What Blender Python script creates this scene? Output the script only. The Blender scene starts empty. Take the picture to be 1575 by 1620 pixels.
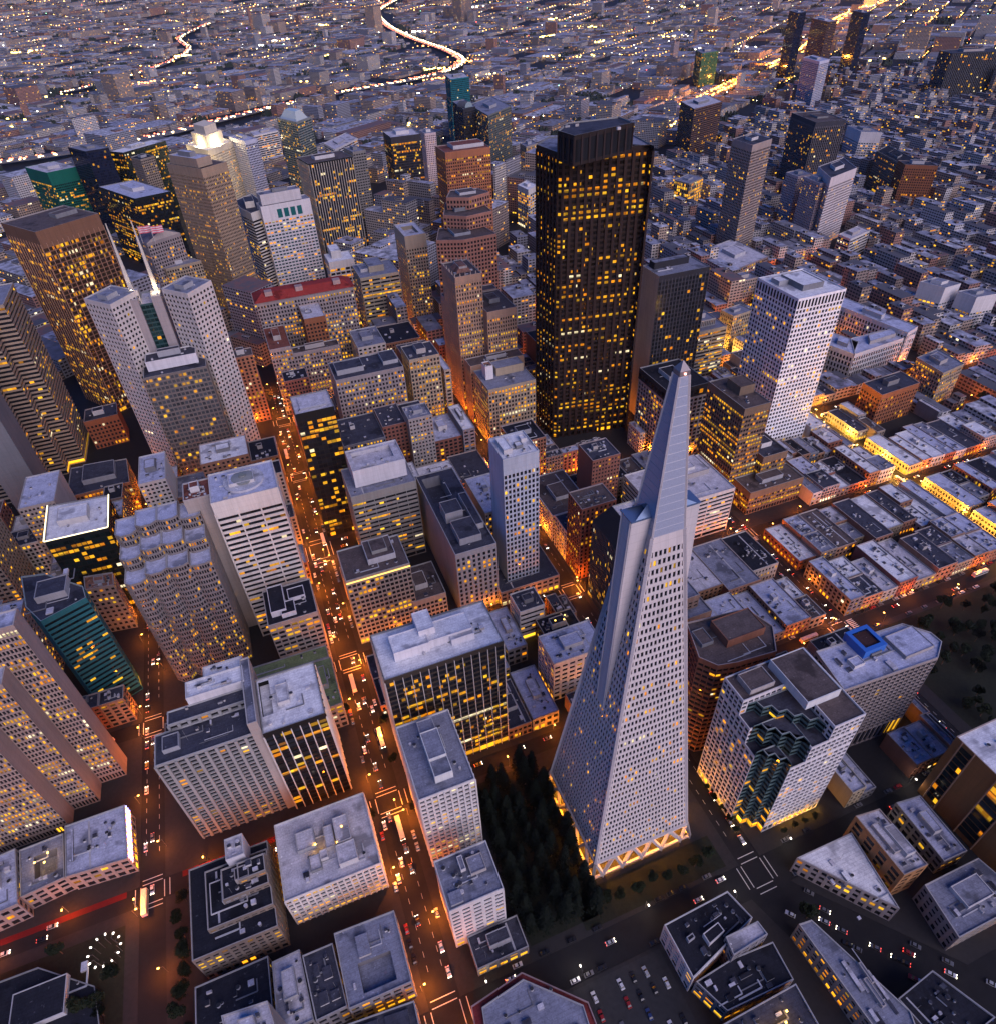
import bpy, math, random
from math import radians as rad
rng = random.Random(7)
SC = bpy.context.scene
COL = SC.collection

# ------------------------------------------------------------------ camera, sky, sun, exposure
CAM = (-107.35, -141.73, 349.0)
YAW, PITCH, ROLL = rad(19.637), rad(39.997), rad(2.759)
FPX = 1068.73 / 1575.0            # focal length in picture widths
def set_camera():
    cy, sy, cp, sp = math.cos(YAW), math.sin(YAW), math.cos(PITCH), math.sin(PITCH)
    f = (sy*cp, cy*cp, -sp); r = (cy, -sy, 0.0)
    d = (f[1]*r[2]-f[2]*r[1], f[2]*r[0]-f[0]*r[2], f[0]*r[1]-f[1]*r[0])
    c, s = math.cos(ROLL), math.sin(ROLL)
    R = [c*r[i]+s*d[i] for i in range(3)]; D = [-s*r[i]+c*d[i] for i in range(3)]
    cd = bpy.data.cameras.new('camera'); o = bpy.data.objects.new('camera', cd); COL.objects.link(o)
    from mathutils import Matrix
    o.matrix_world = Matrix(((R[0], -D[0], -f[0], CAM[0]), (R[1], -D[1], -f[1], CAM[1]), (R[2], -D[2], -f[2], CAM[2]), (0, 0, 0, 1)))
    cd.sensor_fit = 'HORIZONTAL'; cd.sensor_width = 36.0; cd.lens = 36.0*FPX
    cd.clip_start = 1.0; cd.clip_end = 40000.0
    SC.camera = o
    return (R, D, f)
CR, CD, CF = set_camera()
def project(x, y, z):
    q = (x-CAM[0], y-CAM[1], z-CAM[2])
    w = sum(q[i]*CF[i] for i in range(3))
    if w < 5: return None
    return (0.5 + FPX*sum(q[i]*CR[i] for i in range(3))/w, 0.5*1620/1575 + FPX*sum(q[i]*CD[i] for i in range(3))/w, w)
def visible(x, y, z, m=0.08):
    p = project(x, y, z)
    return p is not None and -m < p[0] < 1+m and -m-0.03 < p[1] < 1620/1575+m

SUN_DIR = (0.22, -0.78, 0.50)      # towards the afterglow low in the north-west
W = bpy.data.worlds.new("World"); SC.world = W; W.use_nodes = True
nt = W.node_tree; nt.nodes.clear()
sky = nt.nodes.new('ShaderNodeTexSky'); sky.sky_type = 'NISHITA'; sky.sun_disc = False
sky.sun_elevation = rad(1.6); sky.sun_rotation = math.atan2(SUN_DIR[0], SUN_DIR[1])
sky.altitude = 300; sky.air_density = 1.0; sky.dust_density = 1.2; sky.ozone_density = 5.0
bg = nt.nodes.new('ShaderNodeBackground'); bg.inputs[1].default_value = 0.12
wo = nt.nodes.new('ShaderNodeOutputWorld')
tint = nt.nodes.new('ShaderNodeMix'); tint.data_type = 'RGBA'; tint.blend_type = 'MULTIPLY'; tint.inputs[0].default_value = 1.0; tint.inputs[7].default_value = (.84, .93, 1.22, 1)
nt.links.new(sky.outputs[0], tint.inputs[6]); nt.links.new(tint.outputs[2], bg.inputs[0]); nt.links.new(bg.outputs[0], wo.inputs[0])
sl = bpy.data.lights.new('sun', 'SUN'); sl.energy = 0.62; sl.angle = rad(60); sl.color = (1.0, 0.84, 0.90)
so = bpy.data.objects.new('sun', sl); COL.objects.link(so)
from mathutils import Vector
so.rotation_euler = Vector(SUN_DIR).to_track_quat('Z', 'Y').to_euler(); so.location = (300, -300, 600)
SC.view_settings.view_transform = 'Standard'; SC.view_settings.look = 'None'
SC.view_settings.exposure = 2.3; SC.view_settings.gamma = 1.0
cy_ = SC.cycles
cy_.use_denoising = True; cy_.max_bounces = 4; cy_.diffuse_bounces = 2; cy_.glossy_bounces = 2
cy_.sample_clamp_indirect = 2.0; cy_.use_light_tree = True; cy_.caustics_reflective = False; cy_.caustics_refractive = False

# ------------------------------------------------------------------ materials
EM = 0.30          # lamp and window brightness for this exposure
MATS = {}
def nn(t, k, **kw):
    n = t.nodes.new(k)
    for a, b in kw.items(): setattr(n, a, b)
    return n
def math_(t, op, a, b=None, c=None):
    n = t.nodes.new('ShaderNodeMath'); n.operation = op
    for i, v in enumerate((a, b, c)):
        if v is None: continue
        if isinstance(v, (int, float)): n.inputs[i].default_value = v
        else: t.links.new(v, n.inputs[i])
    return n.outputs[0]
def mixc(t, f, a, b, mode='MIX'):
    n = t.nodes.new('ShaderNodeMix'); n.data_type = 'RGBA'; n.blend_type = mode
    for s, v in ((n.inputs[0], f), (n.inputs[6], a), (n.inputs[7], b)):
        if isinstance(v, (int, float)): s.default_value = v
        elif isinstance(v, tuple): s.default_value = (v[0], v[1], v[2], 1)
        else: t.links.new(v, s)
    return n.outputs[2]
def base(name):
    m = bpy.data.materials.new(name); m.use_nodes = True
    t = m.node_tree; t.nodes.clear()
    o = t.nodes.new('ShaderNodeOutputMaterial'); p = t.nodes.new('ShaderNodeBsdfPrincipled')
    t.links.new(p.outputs[0], o.inputs[0])
    return m, t, p
def noise(t, scale, detail=4, vec=None, rough=.6):
    n = nn(t, 'ShaderNodeTexNoise'); n.inputs['Scale'].default_value = scale; n.inputs['Detail'].default_value = detail; n.inputs['Roughness'].default_value = rough
    if vec is None:
        g = nn(t, 'ShaderNodeNewGeometry'); vec = g.outputs['Position']
    t.links.new(vec, n.inputs['Vector'])
    return n.outputs[0]
def ramp(t, f, a, b):
    n = nn(t, 'ShaderNodeMapRange'); n.inputs[1].default_value = a; n.inputs[2].default_value = b
    t.links.new(f, n.inputs[0]); return n.outputs[0]
def wall(c, rough=.8, var=.18, key=None):
    k = ('w', c, rough)
    if k in MATS: return MATS[k]
    m, t, p = base('wall_paint')
    g = nn(t, 'ShaderNodeNewGeometry')
    mp = nn(t, 'ShaderNodeMapping'); mp.inputs['Scale'].default_value = (.5, .5, .05)
    t.links.new(g.outputs['Position'], mp.inputs[0])
    a = noise(t, 1.0, 5, mp.outputs[0]); b = noise(t, .035, 3)
    f = math_(t, 'ADD', math_(t, 'MULTIPLY', a, .6), math_(t, 'MULTIPLY', b, .4))
    f = ramp(t, f, .3, .7)
    lo = tuple(x*(1-var*1.3) for x in c); hi = tuple(min(.85, x*(1+var*.7)) for x in c)
    sx = nn(t, 'ShaderNodeSeparateXYZ'); t.links.new(g.outputs['Position'], sx.inputs[0])
    j = math_(t, 'LESS_THAN', math_(t, 'FRACT', math_(t, 'MULTIPLY', sx.outputs[2], .27)), .05)
    jj = math_(t, 'LESS_THAN', math_(t, 'FRACT', math_(t, 'MULTIPLY', math_(t, 'ADD', sx.outputs[0], sx.outputs[1]), .31)), .04)
    col = mixc(t, math_(t, 'MULTIPLY', math_(t, 'MAXIMUM', j, jj), .3), mixc(t, f, lo, hi), tuple(x*.45 for x in c))
    sg = noise(t, .5, 4, mp.outputs[0]); col = mixc(t, math_(t, 'MULTIPLY', ramp(t, sg, .56, .72), .45), col, tuple(x*.5 for x in c))
    t.links.new(col, p.inputs['Base Color'])
    p.inputs['Roughness'].default_value = rough; p.inputs['Specular IOR Level'].default_value = .22
    MATS[k] = m; return m
def roofm(c, var=.55):
    k = ('r', c)
    if k in MATS: return MATS[k]
    m, t, p = base('roof_felt')
    g = nn(t, 'ShaderNodeNewGeometry'); oi = nn(t, 'ShaderNodeObjectInfo')
    of = nn(t, 'ShaderNodeVectorMath', operation='ADD'); sc = nn(t, 'ShaderNodeVectorMath', operation='SCALE'); cb = nn(t, 'ShaderNodeCombineXYZ')
    t.links.new(oi.outputs['Random'], cb.inputs[0]); t.links.new(oi.outputs['Random'], cb.inputs[1]); t.links.new(cb.outputs[0], sc.inputs[0]); sc.inputs['Scale'].default_value = 900
    t.links.new(g.outputs['Position'], of.inputs[0]); t.links.new(sc.outputs[0], of.inputs[1]); v = of.outputs[0]
    a = noise(t, .22, 6, v); b = noise(t, 1.3, 4, v); e = noise(t, .06, 3, v); d = noise(t, .5, 3, v)
    f = ramp(t, math_(t, 'ADD', math_(t, 'MULTIPLY', a, .5), math_(t, 'MULTIPLY', b, .5)), .34, .66)
    lo = tuple(x*(1-var*.75) for x in c); hi = tuple(min(.85, x*(1+var*.4)) for x in c)
    col = mixc(t, f, lo, hi)
    col = mixc(t, ramp(t, e, .57, .64), col, tuple(x*.45 for x in c))
    col = mixc(t, ramp(t, d, .66, .72), col, tuple(min(.8, x*1.5+.05) for x in c))
    br = nn(t, 'ShaderNodeTexBrick'); br.inputs['Scale'].default_value = .16; br.inputs['Mortar Size'].default_value = .012; br.inputs['Brick Width'].default_value = 1.6
    br.inputs['Color1'].default_value = (1, 1, 1, 1); br.inputs['Color2'].default_value = (.84, .84, .86, 1); br.inputs['Mortar'].default_value = (.55, .55, .57, 1); t.links.new(v, br.inputs['Vector'])
    col = mixc(t, .65, col, br.outputs[0], 'MULTIPLY')
    t.links.new(col, p.inputs['Base Color']); p.inputs['Roughness'].default_value = .85; p.inputs['Specular IOR Level'].default_value = .12
    MATS[k] = m; return m
def lit_nodes(t, lit, seedmul=1.0, run=7.0):
    uv = nn(t, 'ShaderNodeUVMap'); s = nn(t, 'ShaderNodeSeparateXYZ'); t.links.new(uv.outputs[0], s.inputs[0])
    fu = math_(t, 'FLOOR', s.outputs[0]); fv = math_(t, 'FLOOR', s.outputs[1])
    def wn(x, y):
        c = nn(t, 'ShaderNodeCombineXYZ'); t.links.new(x, c.inputs[0]); t.links.new(y, c.inputs[1])
        w = nn(t, 'ShaderNodeTexWhiteNoise'); w.noise_dimensions = '2D'; t.links.new(c.outputs[0], w.inputs[0]); return w
    r1 = wn(fu, fv)
    r2 = wn(math_(t, 'FLOOR', math_(t, 'DIVIDE', math_(t, 'ADD', s.outputs[0], math_(t, 'MULTIPLY', fv, 2.3)), run)), fv)
    r3 = wn(math_(t, 'FLOOR', math_(t, 'DIVIDE', s.outputs[0], 47.0)), math_(t, 'ADD', fv, 1000.5))
    g = math_(t, 'POWER', math_(t, 'MULTIPLY', r2.outputs[0], r3.outputs[0]), 1.6)
    thr = math_(t, 'ADD', math_(t, 'MULTIPLY', g, 5.6), .14)
    full = math_(t, 'MULTIPLY', math_(t, 'GREATER_THAN', r3.outputs[0], .955), min(.75, lit*3.0))
    on = math_(t, 'LESS_THAN', r1.outputs[0], math_(t, 'MAXIMUM', math_(t, 'MULTIPLY', thr, lit), full))
    sp = nn(t, 'ShaderNodeSeparateColor'); t.links.new(r1.outputs[1], sp.inputs[0])
    s2 = nn(t, 'ShaderNodeSeparateColor'); t.links.new(r2.outputs[1], s2.inputs[0])
    mixv = math_(t, 'ADD', math_(t, 'MULTIPLY', sp.outputs[1], .45), math_(t, 'MULTIPLY', s2.outputs[1], .55))
    col = mixc(t, ramp(t, mixv, .2, .8), (1, .29, .006), (1, .54, .022))
    col = mixc(t, math_(t, 'GREATER_THAN', sp.outputs[0], .95), col, (1, .78, .34))
    col = mixc(t, math_(t, 'GREATER_THAN', s2.outputs[2], .95), col, (1, .82, .48))
    # blinds: each lit window is bright down to a level of its own, dim below
    fr = math_(t, 'FRACT', s.outputs[1])
    blind = math_(t, 'ADD', .35, math_(t, 'MULTIPLY', .65, math_(t, 'GREATER_THAN', fr, math_(t, 'MULTIPLY', sp.outputs[0], .7))))
    lev = math_(t, 'ADD', .22, math_(t, 'ADD', math_(t, 'MULTIPLY', math_(t, 'POWER', sp.outputs[2], 2.0), .9), math_(t, 'MULTIPLY', s2.outputs[2], .7)))
    st = math_(t, 'MULTIPLY', on, math_(t, 'MULTIPLY', lev, blind))
    return s, on, col, st, sp
def glass(tint, lit, strength=1.0):
    k = ('g', tint, lit, strength)
    if k in MATS: return MATS[k]
    m, t, p = base('window_glass')
    s, on, col, st, sp = lit_nodes(t, lit*.8)
    c = mixc(t, sp.outputs[0], tuple(x*.5 for x in tint), tuple(x*1.4 for x in tint))
    t.links.new(c, p.inputs['Base Color']); p.inputs['Roughness'].default_value = .10; p.inputs['Specular IOR Level'].default_value = .22
    t.links.new(col, p.inputs['Emission Color']); t.links.new(math_(t, 'MULTIPLY', st, strength*EM*.72), p.inputs['Emission Strength'])
    m.cycles.emission_sampling = 'NONE'
    MATS[k] = m; return m
def emit(c, s, sampling='NONE', name='lamp_glow'):
    k = ('e', c, s)
    if k in MATS: return MATS[k]
    m, t, p = base(name)
    p.inputs['Base Color'].default_value = (.3, .3, .3, 1)
    p.inputs['Emission Color'].default_value = (*c, 1); p.inputs['Emission Strength'].default_value = s*EM
    m.cycles.emission_sampling = sampling
    MATS[k] = m; return m
def plain(c, rough=.6, metal=0.0, name='paint'):
    k = ('p', c, rough, metal)
    if k in MATS: return MATS[k]
    m, t, p = base(name)
    a = noise(t, 2.0, 3)
    t.links.new(mixc(t, a, tuple(x*.8 for x in c), tuple(min(.9, x*1.15) for x in c)), p.inputs['Base Color'])
    p.inputs['Roughness'].default_value = rough; p.inputs['Metallic'].default_value = metal
    MATS[k] = m; return m

# ------------------------------------------------------------------ mesh builder
class MB:
    def __init__(s): s.v = []; s.f = []; s.m = []; s.uv = {}
    def face(s, pts, mi=0, uv=None):
        i = len(s.v); s.v.extend(pts); s.f.append(tuple(range(i, i+len(pts)))); s.m.append(mi)
        if uv: s.uv[len(s.f)-1] = uv
    def box(s, x0, y0, z0, x1, y1, z1, mi=0, bottom=False, top=None):
        A, B, C, D = (x0, y0), (x1, y0), (x1, y1), (x0, y1)
        s.prism([A, B, C, D], z0, z1, mi, mi if top is None else top, bottom)
    def prism(s, poly, z0, z1, mi=0, mt=None, bottom=False, top=True, poly1=None):
        p1 = poly1 or poly; n = len(poly)
        for i in range(n):
            a, b = poly[i], poly[(i+1) % n]; c, d = p1[(i+1) % n], p1[i]
            s.face([(a[0], a[1], z0), (b[0], b[1], z0), (c[0], c[1], z1), (d[0], d[1], z1)], mi)
        if top: s.face([(q[0], q[1], z1) for q in p1], mi if mt is None else mt)
        if bottom: s.face([(q[0], q[1], z0) for q in reversed(poly)], mi)
    def bar(s, p, q, w, mi=0, w2=None):
        p, q = Vector(p), Vector(q); d = (q-p).normalized()
        a = d.orthogonal().normalized() if abs(d.z) > .99 else d.cross(Vector((0, 0, 1))).normalized()
        b = d.cross(a).normalized(); h = w/2; k = (w2 or w)/2
        c = [a*h+b*k, -a*h+b*k, -a*h-b*k, a*h-b*k]
        P = [tuple(p+x) for x in c]; Q = [tuple(q+x) for x in c]
        for i in range(4): s.face([P[i], P[(i+1) % 4], Q[(i+1) % 4], Q[i]], mi)
        s.face(P[::-1], mi); s.face(Q, mi)
    def cyl(s, x, y, z0, z1, r, n=16, mi=0, mt=None, r1=None):
        r1 = r if r1 is None else r1
        P = [(x+r*math.cos(2*math.pi*i/n), y+r*math.sin(2*math.pi*i/n)) for i in range(n)]
        Q = [(x+r1*math.cos(2*math.pi*i/n), y+r1*math.sin(2*math.pi*i/n)) for i in range(n)]
        s.prism(P, z0, z1, mi, mt, poly1=Q)
    def mesh(s, name, mats, org=(0, 0, 0)):
        me = bpy.data.meshes.new(name)
        me.from_pydata([(x-org[0], y-org[1], z-org[2]) for x, y, z in s.v], [], s.f)
        for m in mats: me.materials.append(m)
        if len(mats) > 1: me.polygons.foreach_set('material_index', s.m)
        if s.uv:
            l = me.uv_layers.new(name='UVMap'); buf = [0.0]*(2*len(me.loops)); k = 0
            for fi, f in enumerate(s.f):
                u = s.uv.get(fi)
                for j in range(len(f)):
                    if u: buf[2*k], buf[2*k+1] = u[j]
                    k += 1
            l.data.foreach_set('uv', buf)
        me.update(); return me
def tag(o, label=None, cat=None, group=None, kind=None):
    if label: o['label'] = label
    if cat: o['category'] = cat
    if group: o['group'] = group
    if kind: o['kind'] = kind
    return o
def empty(name, loc, label, cat, group=None):
    o = bpy.data.objects.new(name, None); COL.objects.link(o); o.location = loc; o.empty_display_size = 1
    return tag(o, label, cat, group)
def part(name, mb, mats, parent=None, org=None):
    if not mb.f: return None
    if org is None: org = tuple(parent.location) if parent is not None and parent.parent is None else (0, 0, 0)
    mats = mats if isinstance(mats, (list, tuple)) else [mats]
    o = bpy.data.objects.new(name, mb.mesh(name, mats, org)); COL.objects.link(o)
    if parent is not None: o.parent = parent
    return o
def sub(name, mb, mats, parent, org): # a sub-part below a part whose mesh is relative to org
    return part(name, mb, mats, parent, org)
def struct(name, mb, mats, kind='structure'):
    o = part(name, mb, mats, None, (0, 0, 0)); o['kind'] = kind; return o
def inset(poly, d):
    n = len(poly); out = []
    for i in range(n):
        a, b, c = poly[i-1], poly[i], poly[(i+1) % n]
        e1 = (b[0]-a[0], b[1]-a[1]); e2 = (c[0]-b[0], c[1]-b[1])
        l1 = math.hypot(*e1) or 1; l2 = math.hypot(*e2) or 1
        n1 = (-e1[1]/l1, e1[0]/l1); n2 = (-e2[1]/l2, e2[0]/l2)
        k = 1+n1[0]*n2[0]+n1[1]*n2[1]
        k = max(k, .35)
        out.append((b[0]+d*(n1[0]+n2[0])/k, b[1]+d*(n1[1]+n2[1])/k))
    return out

# ------------------------------------------------------------------ facade styles
LAV, GREY, DARK, BLACK, PALE, WHITE, BROWN = (.44, .46, .58), (.22, .23, .29), (.055, .057, .078), (.020, .021, .030), (.52, .50, .54), (.80, .79, .84), (.11, .085, .08)
ROOFK = dict(lav=LAV, grey=GREY, dark=DARK, black=BLACK, pale=PALE, white=WHITE, brown=BROWN, brick=(.20, .07, .05), tile=(.30, .15, .10), green=(.22, .28, .13), red=(.20, .035, .035))
D_, TEAL, BRZ, NAVY, GRN = (.012, .013, .016), (.015, .045, .05), (.03, .02, .014), (.008, .012, .03), (.008, .03, .026)
KEEPW = .46
def S(wall, lit=.1, fl=3.9, bay=3.2, wh=.62, pw=.33, rec=.5, e=.08, top=3.0, base_=5.0, g=D_, pier=None, roof='grey', ls=1.0, blank=False, bl=None):
    if max(wall) < KEEPW:
        mw = sum(wall)/3; wall = tuple(max(.004, mw+(x-mw)*1.5) for x in wall)
        if pier and max(pier) < KEEPW: mp = sum(pier)/3; pier = tuple(max(.004, mp+(x-mp)*1.5) for x in pier)
        k = .72; pier = tuple(x*k for x in pier) if pier and max(pier) < KEEPW else pier; wall = tuple(x*k for x in wall)
    return dict(wall=wall, lit=lit, fl=fl, bay=bay, wh=min(.8, wh*1.12), pw=pw*.88, rec=rec*.55, e=e, top=top, base=base_, g=g, pier=pier or wall, roof=roof, ls=ls, blank=blank, bl=bl)
STY = dict(
 bluegrid=S((.36, .40, .47), .13, 3.9, 2.6, .6, .4, .6, top=12, pier=(.40, .44, .52), roof='white'),
 podium=S((.26, .25, .26), .35, 4.2, 4.5, .5, .35, .4, top=1.5, roof='dark'),
 stoneslit=S((.34, .34, .36), .16, 3.9, 3.4, .62, .55, .7, top=4, roof='dark'),
 greyoffice=S((.36, .35, .33), .25, 3.8, 2.8, .55, .3, .4, top=4, roof='brown'),
 finsdark=S((.05, .042, .036), .50, 3.7, 4.3, .6, .085, .3, e=.45, top=3, base_=6, pier=(.50, .46, .43), roof='white', ls=.9, bl=1.9),
 greybands=S((.34, .33, .31), .28, 3.8, 8, .42, .06, .7, top=6, roof='grey'),
 penthouse=S((.56, .54, .56), 0, blank=True, roof='pale'),
 blacklit=S((.010, .010, .010), .75, 3.7, 3.2, .62, .08, .3, top=7, pier=(.02, .02, .02), roof='pale'),
 pinkbands=S((.42, .38, .36), .22, 3.8, 4.2, .5, .22, .5, top=3, roof='black'),
 whitebands=S((.56, .52, .48), .10, 3.9, 12, .48, .07, .9, e=.35, top=11, pier=(.58, .54, .50), roof='lav'),
 blankpink=S((.44, .40, .38), 0, blank=True, roof='grey'),
 graniteblock=S((.20, .18, .17), .26, 3.9, 3.1, .58, .3, .5, top=1.5, roof='brown', g=(.05, .055, .06)),
 granite=S((.50, .46, .44), .06, 3.9, 3.6, .45, .52, .35, top=3, roof='grey'),
 granitemid=S((.38, .35, .35), 0, blank=True, roof='pale'),
 bronze=S((.19, .12, .09), .24, 3.8, 4.8, .66, .10, .4, e=.45, top=14, pier=(.40, .27, .21), roof='brown', g=BRZ, bl=1.6),
 tantower=S((.36, .29, .23), .17, 3.7, 2.1, .48, .5, .35, top=9, roof='brown'),
 cap_tan=S((.36, .30, .25), 0, blank=True, roof='lav'),
 whitepunch=S((.55, .52, .52), .24, 3.9, 4.4, .45, .3, .5, top=18, roof='grey', g=(.02, .05, .055)),
 cap_white=S((.50, .47, .47), 0, blank=True, roof='grey'),
 stripes=S((.52, .49, .45), .13, 3.7, 60, .55, .0, 1.0, top=9, roof='dark'),
 blackfins=S((.012, .012, .012), .34, 3.7, 3.4, .7, .32, .4, e=.5, top=2, pier=(.44, .41, .37), roof='brown'),
 greypunch=S((.26, .25, .24), .05, 3.7, 4, .4, .3, .4),
 blackmid=S((.045, .042, .045), .32, 3.7, 2.2, .6, .22, .35, top=9, pier=(.06, .055, .06), roof='pale'),
 pinkpunch=S((.46, .36, .36), .12, 3.2, 3.4, .42, .5, .3),
 redbrown=S((.33, .17, .12), .22, 3.8, 3.0, .5, .45, .5, top=8, roof='brick'),
 cream=S((.44, .39, .32), .24, 3.8, 3.0, .5, .5, .4, top=14, roof='pale'),
 pinkgranite=S((.40, .24, .20), .06, 3.9, 3.5, .52, .45, .5, top=2.5, roof='brown'),
 gothic=S((.44, .33, .27), .34, 3.7, 2.4, .52, .55, .5, e=.25, top=7, roof='brown'),
 beigelit=S((.38, .33, .27), .42, 3.9, 2.9, .55, .45, .45, top=2.5, roof='grey'),
 stonelit=S((.33, .30, .30), .42, 4.0, 2.9, .52, .5, .45, top=3, roof='dark'),
 brickpunch=S((.26, .13, .09), .10, 3.8, 3.2, .5, .5, .4, top=5, roof='dark'),
 tanbands=S((.40, .36, .30), .45, 3.9, 11, .45, .06, .8, top=2.5, roof='grey'),
 whitebig=S((.48, .46, .44), .5, 4.2, 6, .6, .2, .6, top=8, roof='white'),
 darkbays=S((.024, .016, .014), .50, 3.9, 5.6, .5, .44, .8, e=.8, bl=2.8, top=4, pier=(.030, .020, .018), roof='grey', g=(.01, .008, .007), ls=.9),
 cap_dark=S((.020, .015, .014), 0, 16, 7, .86, .25, .5, e=.4, top=1.5, pier=(.03, .022, .022), roof='dark'),
 darkgrid=S((.03, .03, .036), .05, 3.8, 3.2, .6, .2, .4, e=.15, top=5, pier=(.08, .08, .09), roof='grey'),
 stripelit=S((.36, .35, .32), .3, 3.8, 14, .48, .05, .8, top=3, roof='grey'),
 ribbed=S((.44, .44, .44), 0, 7, 2, .8, .5, .8, top=1, base_=0, roof='grey'),
 whitetower=S((.76, .75, .80), .16, 3.9, 3.3, .56, .38, .8, e=.05, top=9, roof='white', g=(.018, .016, .02)),
 classic=S((.52, .50, .50), .12, 5, 3.4, .62, .42, .9, e=.2, top=4, base_=4, roof='lav'),
 whitevert=S((.42, .39, .38), .18, 3.9, 4.2, .6, .3, .6, e=.15, top=2),
 cap_black=S((.025, .025, .03), .1, 5, 5, .5, .3, .4, top=3, base_=1, roof='black'),
 brownlit=S((.19, .15, .12), .75, 3.9, 2.6, .5, .2, .6, e=.1, top=6, pier=(.25, .19, .16), roof='brown', ls=1.0),
 whitebands2=S((.54, .51, .49), .16, 3.9, 20, .48, .03, 1.0, top=2.5, roof='pale'),
 darkglass=S((.03, .035, .045), .12, 3.8, 1.6, .7, .35, .3, e=.2, top=1, pier=(.10, .11, .13), roof='pale'),
 mansard=S((.02, .024, .03), 0, blank=True, roof='pale'),
 scallop=S((.56, .53, .52), .22, 3.5, 2.9, .48, .34, .9, e=.35, top=1.5, roof='grey'),
 whiteblank=S((.52, .50, .50), .08, 3.9, 4.6, .42, .35, .5, top=3, roof='grey'),
 balcony=S((.37, .37, .37), .08, 3.0, 4.6, .66, .34, 1.3, e=.6, top=1.5, base_=4, roof='dark'),
 finsblack=S((.010, .010, .010), .30, 3.6, 4.4, .74, .11, .5, e=.5, top=4, pier=(.56, .54, .52), roof='white'),
 browngrid=S((.28, .24, .21), .14, 3.6, 3.6, .5, .38, .6, top=2, roof='black'),
 lattice=S((.58, .55, .53), .40, 3.4, 3.0, .55, .3, .9, e=.3, top=1.5, base_=4, roof='pale'),
 redwall=S((.22, .03, .03), .05, 4, 5, .4, .4, .4, roof='red'),
 greypunchlow=S((.36, .33, .31), .25, 3.9, 3.4, .45, .5, .4, top=1.5, base_=4.5, roof='grey'),
 shopfront=S((.34, .31, .31), .35, 4.6, 3.6, .5, .45, .4, top=1, base_=5, roof='white'),
 tanblank=S((.36, .22, .14), .04, 4.4, 7, .6, .45, .4, top=2.5, base_=2, roof='pale'),
 tanstrips=S((.30, .17, .10), 0, blank=True, roof='white'),
 whitegrid=S((.60, .57, .58), .12, 3.6, 3.0, .6, .26, .7, e=.05, top=1.5, base_=6, roof='brown'),
 zigglass=S((.12, .165, .17), .12, 3.6, 3.0, .5, .05, .3, top=.6, base_=6, roof='dark', g=(.006, .012, .013)),
 atrium=S((.05, .085, .085), .05, 3.6, 3.0, .6, .1, .2, top=1, g=(.01, .03, .03), roof='pale'),
 hotelgrid=S((.36, .32, .31), .04, 3.2, 3.4, .66, .16, 1.0, e=.2, top=2, base_=14, roof='lav'),
 redround=S((.24, .13, .10), .18, 3.9, 3.0, .5, .18, .9, top=3, roof='brown'),
 brownstep=S((.30, .23, .20), .06, 3.8, 3.4, .42, .45, .5, top=4, roof='grey'),
 embar=S((.36, .30, .28), .62, 3.5, 1.6, .62, .36, .5, e=.1, top=3, base_=6, roof='lav'),
 darkpod=S((.03, .03, .033), .05, 4, 5, .5, .3, .3, roof='black'),
 darkslab=S((.05, .05, .06), .10, 3.7, 3.4, .6, .3, .35, e=.3, top=9, pier=(.17, .16, .17), roof='brown'),
 fardark=S((.03, .03, .036), .07, 3.7, 4.5, .7, .3, .4, e=.4, top=2, pier=(.14, .14, .15), roof='dark'),
 tealbands=S((.05, .13, .15), .10, 3.7, 40, .42, .02, .4, top=3, roof='dark', g=(.006, .012, .014)),
 darkgreen=S((.008, .012, .013), .35, 3.8, 3.0, .6, .12, .25, top=3, roof='white', g=(.008, .016, .016)),
 sawtooth=S((.36, .30, .25), .10, 3.7, 40, .5, .0, .9, top=2, roof='grey'),
 blankgrey=S((.20, .20, .21), 0, blank=True, roof='grey'),
 brownlow=S((.20, .15, .12), .5, 4, 3, .5, .35, .4, top=2, roof='dark'),
 scalloped=S((.25, .23, .23), .17, 3.8, 1.5, .55, .42, .4, e=.1, top=.8, base_=4, roof='lav'),
 greentop=S((.02, .12, .09), .30, 3.8, 3, .6, .15, .3, top=20, roof='pale', g=GRN),
 navy=S((.012, .014, .026), .04, 3.8, 3, .7, .1, .2, top=3, roof='grey', g=NAVY),
 blackscatter=S((.010, .013, .013), .38, 3.8, 2.6, .6, .12, .25, top=3, roof='lav'),
 floodlit=S((.55, .48, .36), .2, 3.9, 3.2, .5, .5, .4, top=9, roof='pale'),
 bluewhite=S((.44, .44, .52), .06, 3.8, 3.0, .6, .35, .6, top=6, roof='lav', g=(.012, .014, .03)),
 greygreen=S((.26, .27, .25), .12, 3.8, 10, .5, .04, .4, top=3, roof='grey', g=(.03, .05, .05)),
 tealtower=S((.03, .16, .19), .05, 3.6, 3, .6, .12, .3, top=2, roof='pale', g=TEAL),
 greyglass=S((.17, .18, .17), .14, 3.6, 2.6, .6, .15, .3, top=2, roof='grey', g=(.04, .05, .05)),
 hoteltan=S((.38, .33, .31), .10, 3.5, 3.2, .55, .3, .7, e=.1, top=8, roof='dark'),
 whitecap=S((.52, .46, .46), .14, 3.6, 3.4, .5, .34, .6, top=12, roof='dark'),
 brownbands=S((.13, .085, .075), .05, 3.7, 12, .45, .04, .5, top=2, roof='pale'),
 greenglass=S((.05, .14, .10), .15, 3.7, 3, .65, .1, .3, top=2, roof='grey', g=(.02, .06, .045)),
 goldstore=S((.38, .33, .27), 1.4, 5, 3.6, .7, .25, .5, top=2, base_=3, ls=1.6, roof='grey'),
)
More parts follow.
